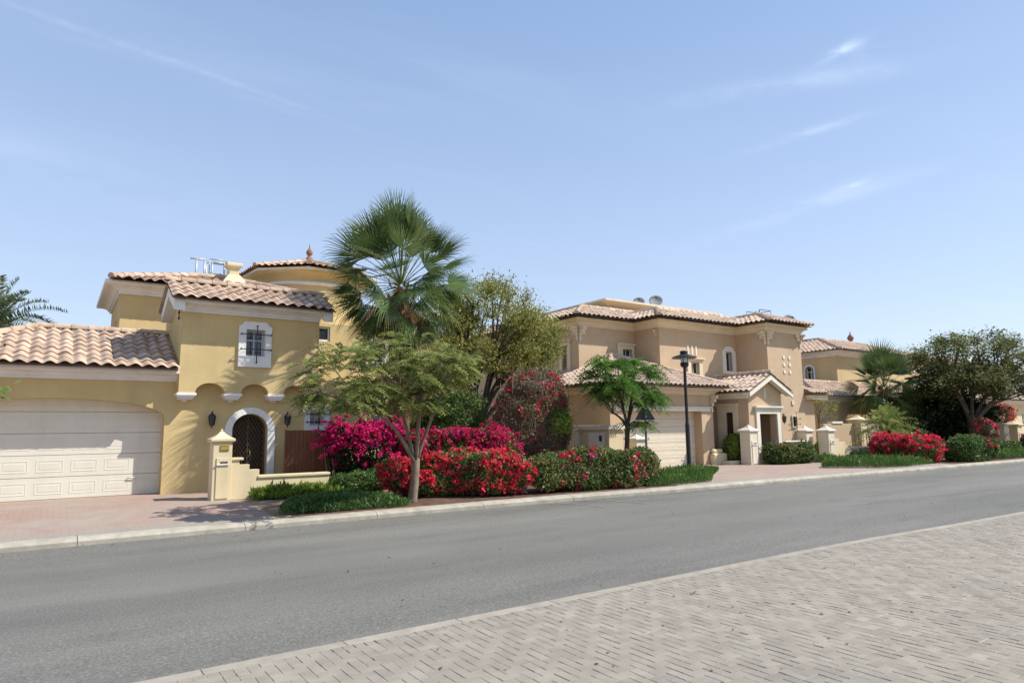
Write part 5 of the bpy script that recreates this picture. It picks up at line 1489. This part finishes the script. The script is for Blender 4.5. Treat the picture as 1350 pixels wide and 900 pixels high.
w.panel([(3.335, .08), (3.335, 1.02), (3.52, 1.02), (3.52, .92), (3.74, .92), (3.74, .80), (3.96, .80), (3.96, .60), (5.6, .60), (5.6, .08)], [], fr_front(16.02), .19, back=True)
w.build('stepped_wall', M['cream'], W1, bevel=.006)
k = MB(); k.box(3.336, 3.60, 15.985, 16.245, 1.021, 1.08); k.box(3.93, 5.62, 15.985, 16.245, .601, .665); k.build('wall_coping', M['cream'], W1, bevel=.012)
# brown timber screen
g = thing('timber_screen', (5.5, 17.2, .2), 'red brown timber screen beside the arched door', 'fence panel')
for i in range(11):
    m = MB(); x = 4.90+i*.105; m.box(x, x+.1, 17.2, 17.225, .2, 1.68, R.random()); m.build('plank', M['gatewood'], g, bevel=.003)
m = MB(); m.box(4.88, 6.06, 17.226, 17.27, .4, .5); m.box(4.88, 6.06, 17.226, 17.27, 1.4, 1.5); m.box(4.86, 4.895, 17.19, 17.28, .1, 1.70); m.box(6.056, 6.10, 17.19, 17.28, .1, 1.70); m.build('frame', M['gatewood'], g)

PG = 'gate pillars with pyramid caps'
def lone_pillar(label, x, y, s, zt, m='stone', mail=True):
    r = thing('gate_pillar', (x, y, gz(x, y)), label, 'pillar', PG); pillar(r, x, y, s, zt, m, mail); return r
lone_pillar('cream gate pillar between the garage planter and the rounded dark hedge', 22.08, 16.0, .23, 1.42)
lone_pillar('cream gate pillar nearest the beige villa corner, left of a pair', 27.05, 16.75, .24, 1.36)
lone_pillar('cream gate pillar at the kerbside end of the pair with stepped white wall', 27.55, 16.05, .24, 1.36)
lone_pillar('cream pillar beside the beige garage door behind the young tree', 16.0, 15.95, .24, 1.22)
lone_pillar('tan pillar with pale cap at the end of the tan garden wall', 32.2, 17.1, .30, 1.82, 'cream')
lone_pillar('pinkish cream pillar under the coral bougainvillea, left of the far gate', 40.2, 14.6, .30, 1.45)
lone_pillar('yellow cream pillar in the middle of the far gate', 41.6, 14.5, .30, 1.48, 'cream')
lone_pillar('yellow pillar at the right edge of the picture by the far gate', 43.9, 14.7, .34, 1.48, 'cream')
w = thing('garden_wall', (30.5, 17.2, .15), 'tan garden wall with pale block on top behind the dead shrub', 'garden wall')
m = MB(); m.box(29.2, 31.89, 17.1, 17.3, .1, 1.70); m.build('wall_face', M['beige'], w, bevel=.01)
m = MB(); m.box(29.9, 30.8, 17.06, 17.34, 1.701, 1.80); m.build('wall_coping', M['paletrim'], w, bevel=.01)
w = thing('garden_wall', (29, 16.1, .15), 'low white stepped wall right of the pair of gate pillars', 'garden wall')
m = MB(); m.panel([(27.80, .1), (27.80, 1.05), (28.45, 1.05), (28.45, .90), (28.95, .90), (28.95, .74), (29.4, .74), (29.4, .60), (31.6, .60), (31.6, .1)], [], fr_front(16.0), .2, back=True); m.build('wall_face', M['cream'], w)
m = MB(); m.box(29.4, 31.6, 15.97, 16.23, .601, .66); m.build('wall_coping', M['paletrim'], w, bevel=.008)
w = thing('garden_wall', (36.6, 17.3, .15), 'tan wall block left of the dark shaded tree', 'garden wall')
m = MB(); m.box(35.5, 36.9, 16.7, 17.4, .1, 1.52); m.build('wall_face', M['beige'], w, bevel=.01)
m = MB(); m.box(35.45, 36.95, 16.65, 17.45, 1.521, 1.60); m.build('wall_coping', M['creamtrim'], w, bevel=.01)
w = thing('garden_wall', (26.3, 16.4, .15), 'low cream wall behind the rounded dark hedge joining the pillars', 'garden wall')
m = MB(); m.box(25.4, 26.79, 16.6, 16.8, .1, .95); m.build('wall_face', M['cream'], w, bevel=.01)
m = MB(); m.box(25.36, 26.8, 16.56, 16.84, .951, 1.0); m.build('wall_coping', M['paletrim'], w, bevel=.01)
w = thing('planter', (22, 16.4, .15), 'low cream planter at the foot of the round light green bush', 'planter')
m = MB(); m.box(21.35, 22.2, 16.35, 17.3, .1, .33); m.box(22.21, 23.4, 15.95, 16.045, .1, .30); m.build('planter_wall', M['creamtrim'], w, bevel=.015)
m = MB(); m.box(21.4, 22.15, 16.4, 17.25, .331, .336); m.build('planter_soil', M['bed'], w)
# utility enclosure
w = thing('meter_cabinet', (14.9, 15.9, .15), 'cream meter enclosure with white coping and grey cabinet door behind the mixed hedge', 'utility cabinet')
m = MB(); m.box(14.45, 15.05, 15.6, 17.4, .1, 1.58); m.build('cabinet_wall', M['cream'], w, bevel=.01)
m = MB(); m.box(14.37, 15.13, 15.52, 17.48, 1.581, 1.73); m.build('wall_coping', M['paletrim'], w, bevel=.015)
m = MB(); m.box(14.42, 14.449, 15.8, 16.55, .45, 1.50); o = m.build('cabinet_door', M['trim'], w, bevel=.008)
m = MB(); m.box(14.405, 14.419, 15.9, 16.02, 1.22, 1.40); m.build('lock', M['iron'], o)
m = MB(); m.box(14.3, 14.45, 17.0, 17.4, .1, 1.585); m.build('cabinet_pier', M['stone'], w, bevel=.01)

# street lamp
Lx, Ly = 17.33, 14.9; lz = gz(Lx, Ly)
L = thing('street_lamp', (Lx, Ly, lz), 'black street lamp with a wide disc shade on the grass mat', 'street lamp')
m = MB(); m.lathe([(.001, 0), (.12, 0), (.12, .03), (.075, .05), (.072, 1.55), (.062, 1.60), (.052, 1.64), (.050, 3.46), (.07, 3.48)], (Lx, Ly, lz), 20); m.build('pole', M['lampmetal'], L, smooth=False)
m = MB(); m.lathe([(.07, 3.46), (.13, 3.50), (.145, 3.58), (.13, 3.62), (.001, 3.62)], (Lx, Ly, lz), 20); m.build('collar', M['lampmetal'], L)
m = MB(); m.lathe([(.001, 3.621), (.105, 3.622), (.105, 3.80), (.001, 3.801)], (Lx, Ly, lz), 20); m.build('lamp_glass', M['lampglass'], L, smooth=False)
m = MB()
for i in range(4):
    an = i*math.pi/2+.4; m.tube([(Lx+.115*math.cos(an), Ly+.115*math.sin(an), lz+3.6), (Lx+.115*math.cos(an), Ly+.115*math.sin(an), lz+3.81)], .009, 5)
m.lathe([(.001, 3.79), (.41, 3.77), (.415, 3.785), (.36, 3.83), (.20, 3.875), (.13, 3.91), (.12, 3.965), (.155, 3.975), (.11, 4.02), (.001, 4.035)], (Lx, Ly, lz), 36); m.build('lamp_shade', M['lampmetal'], L, smooth=False)

# traffic sign seen from behind
Sx, Sy = 14.5, 14.05; sz_ = gz(Sx, Sy)
S = thing('traffic_sign', (Sx, Sy, sz_), 'triangular traffic sign seen from its dark back under the young tree', 'traffic sign')
m = MB(); m.tube([(Sx, Sy, sz_-.1), (Sx, Sy, 2.38)], .034, 10); m.build('pole', M['signpole'], S, smooth=True)
m = MB(); tri = [(-.27, 1.86), (.27, 1.86), (.29, 1.89), (.03, 2.34), (-.03, 2.34), (-.29, 1.89)]
dx = Vector((.80, -.60, 0)); nx_ = Vector((.60, .80, 0))
m.panel(tri, [], lambda u, v, w: (Sx+nx_.x*.045+dx.x*u+nx_.x*w, Sy+nx_.y*.045+dx.y*u+nx_.y*w, v), .02, back=True); m.build('sign_plate', M['signback'], S)
m = MB()
for z in (1.94, 2.18): m.box(Sx-.05, Sx+.06, Sy-.045, Sy+.06, z, z+.035)
m.build('clamp', M['signpole'], S)

# ================================================================== light, sky, camera
sun_dir = Vector((1.35, -1.0, 1.85)).normalized()
sl = bpy.data.lights.new('sun', 'SUN'); sl.energy = 4.3; sl.angle = rad(.53); sl.color = (1.0, .955, .88)
so = bpy.data.objects.new('sun', sl); col.objects.link(so); so.rotation_euler = sun_dir.to_track_quat('Z', 'Y').to_euler(); so.location = (20, -20, 40)

wd = bpy.data.worlds.new('World'); scene.world = wd; wd.use_nodes = True
nt = wd.node_tree; nd = nt.nodes; lk = nt.links; nd.clear()
out = nd.new('ShaderNodeOutputWorld'); bg = nd.new('ShaderNodeBackground'); lk.new(bg.outputs[0], out.inputs[0])
sky = nd.new('ShaderNodeTexSky'); sky.sky_type = 'NISHITA'; sky.sun_disc = False
sky.sun_elevation = math.asin(sun_dir.z); sky.sun_rotation = math.atan2(sun_dir.x, sun_dir.y)
sky.altitude = 0; sky.air_density = 1.0; sky.dust_density = 0.6; sky.ozone_density = 2.0
tc = nd.new('ShaderNodeTexCoord')
sep = nd.new('ShaderNodeSeparateXYZ'); lk.new(tc.outputs['Generated'], sep.inputs[0])
mz = nd.new('ShaderNodeMath'); mz.operation = 'MAXIMUM'; mz.inputs[1].default_value = .04; lk.new(sep.outputs['Z'], mz.inputs[0])
def mth(op, a, b):
    n = nd.new('ShaderNodeMath'); n.operation = op
    for i, v in enumerate((a, b)):
        if isinstance(v, (int, float)): n.inputs[i].default_value = v
        else: lk.new(v, n.inputs[i])
    return n.outputs[0]
cx = mth('DIVIDE', sep.outputs['X'], mz.outputs[0]); cy = mth('DIVIDE', sep.outputs['Y'], mz.outputs[0])
cmb = nd.new('ShaderNodeCombineXYZ'); lk.new(cx, cmb.inputs[0]); lk.new(cy, cmb.inputs[1])
def cloud(scale, rot, loc, lo, hi, amt, det=9, ro=.62):
    mp = nd.new('ShaderNodeMapping'); mp.inputs['Rotation'].default_value = (0, 0, rot); mp.inputs['Scale'].default_value = scale; mp.inputs['Location'].default_value = loc
    lk.new(cmb.outputs[0], mp.inputs[0])
    n = nd.new('ShaderNodeTexNoise'); n.inputs['Scale'].default_value = 1; n.inputs['Detail'].default_value = det; n.inputs['Roughness'].default_value = ro
    n.inputs['Distortion'].default_value = .6
    lk.new(mp.outputs[0], n.inputs['Vector'])
    r = ramp(nd, [(lo, (0, 0, 0)), (hi, (amt,)*3)]); r.color_ramp.interpolation = 'EASE'; lk.new(n.outputs['Fac'], r.inputs[0])
    return r.outputs[0]
a = cloud((.35, 1.5, 1), .35, (2.2, .7, 0), .52, .80, .09)
b = cloud((1.1, 4.0, 1), .45, (5.3, 3.1, 0), .63, .80, .16)
ssum = mth('ADD', a, b)
def wisp(cen, d, la, lb, amt):
    d = Vector((d[0], d[1], 0)).normalized(); p = Vector((-d.y, d.x, 0))
    sb = nd.new('ShaderNodeVectorMath'); sb.operation = 'SUBTRACT'; lk.new(cmb.outputs[0], sb.inputs[0]); sb.inputs[1].default_value = (cen[0], cen[1], 0)
    r2 = None
    for ax, l in ((d, la), (p, lb)):
        dt = nd.new('ShaderNodeVectorMath'); dt.operation = 'DOT_PRODUCT'; lk.new(sb.outputs[0], dt.inputs[0]); dt.inputs[1].default_value = ax/l
        q = mth('MULTIPLY', dt.outputs['Value'], dt.outputs['Value'])
        r2 = q if r2 is None else mth('ADD', r2, q)
    g_ = mth('POWER', 2.718, mth('MULTIPLY', r2, -1.0))
    n = nd.new('ShaderNodeTexNoise'); n.inputs['Scale'].default_value = .35/lb**.8; n.inputs['Detail'].default_value = 8; n.inputs['Roughness'].default_value = .65
    lk.new(sb.outputs[0], n.inputs['Vector'])
    r = ramp(nd, [(.38, (0, 0, 0)), (.68, (amt,)*3)]); lk.new(n.outputs['Fac'], r.inputs[0])
    return mth('MULTIPLY', g_, r.outputs[0])
for w_ in (((1.688, .865), (-.018, -.105), .055, .024, .85), ((2.075, 1.216), (.06, -.30), .19, .035, .30), ((2.72, 1.40), (-.04, -.153), .08, .034, .42),
           ((1.74, 1.03), (.31, -.41), .32, .06, .28), ((2.79, 1.59), (-.08, -.84), .5, .11, .28), ((.204, 1.90), (.508, .088), .36, .016, .22), ((-.2, 2.9), (.9, .35), .9, .25, .18)):
    ssum = mth('ADD', ssum, wisp(*w_))
# milky air low over the horizon
hz = nd.new('ShaderNodeMapRange'); hz.inputs['From Min'].default_value = .0; hz.inputs['From Max'].default_value = .55
hz.inputs['To Min'].default_value = .62; hz.inputs['To Max'].default_value = 0.55; lk.new(sep.outputs['Z'], hz.inputs['Value'])
tot = hz.outputs[0]
mx = nd.new('ShaderNodeMixRGB'); lk.new(tot, mx.inputs[0]); lk.new(sky.outputs[0], mx.inputs[1]); 
gc = ramp(nd, [(0.0, (.74, .82, .93)), (.25, (.57, .70, .95)), (.62, (.34, .51, .83))]); lk.new(sep.outputs['Z'], gc.inputs[0])
vm = nd.new('ShaderNodeVectorMath'); vm.operation = 'SCALE'; vm.inputs['Scale'].default_value = 7.0; lk.new(gc.outputs[0], vm.inputs[0]); lk.new(vm.outputs[0], mx.inputs[2])
m2 = nd.new('ShaderNodeMixRGB'); lk.new(mth('MULTIPLY', mth('MINIMUM', ssum, .7), .75), m2.inputs[0]); m2.inputs[2].default_value = (7.2, 8.0, 9.3, 1); lk.new(mx.outputs[0], m2.inputs[1])
lk.new(m2.outputs[0], bg.inputs['Color']); bg.inputs['Strength'].default_value = 0.112

f_px = 870.0; pitch = math.atan(115/870); roll = math.atan(.0125); th = rad(55.36)
F0 = Vector((math.cos(th), math.sin(th), 0)); R0 = Vector((math.sin(th), -math.cos(th), 0)); U0 = Vector((0, 0, 1))
Fw = F0*math.cos(pitch)+U0*math.sin(pitch); Up = U0*math.cos(pitch)-F0*math.sin(pitch)
c_, s_ = math.cos(roll), math.sin(roll)
Rc = R0*c_-Up*s_; Uc = R0*s_+Up*c_
cam = bpy.data.cameras.new('camera'); co = bpy.data.objects.new('camera', cam); col.objects.link(co)
mt = Matrix(((Rc.x, Uc.x, -Fw.x, 0), (Rc.y, Uc.y, -Fw.y, 0), (Rc.z, Uc.z, -Fw.z, 1.65), (0, 0, 0, 1)))
co.matrix_world = mt
cam.sensor_fit = 'HORIZONTAL'; cam.sensor_width = 36; cam.lens = 36*f_px/1350
cam.clip_start = .05; cam.clip_end = 4000
scene.camera = co
vs_ = scene.view_settings
vs_.view_transform = 'Standard'; vs_.look = 'None'; vs_.exposure = .52; vs_.gamma = 1; vs_.use_curve_mapping = False
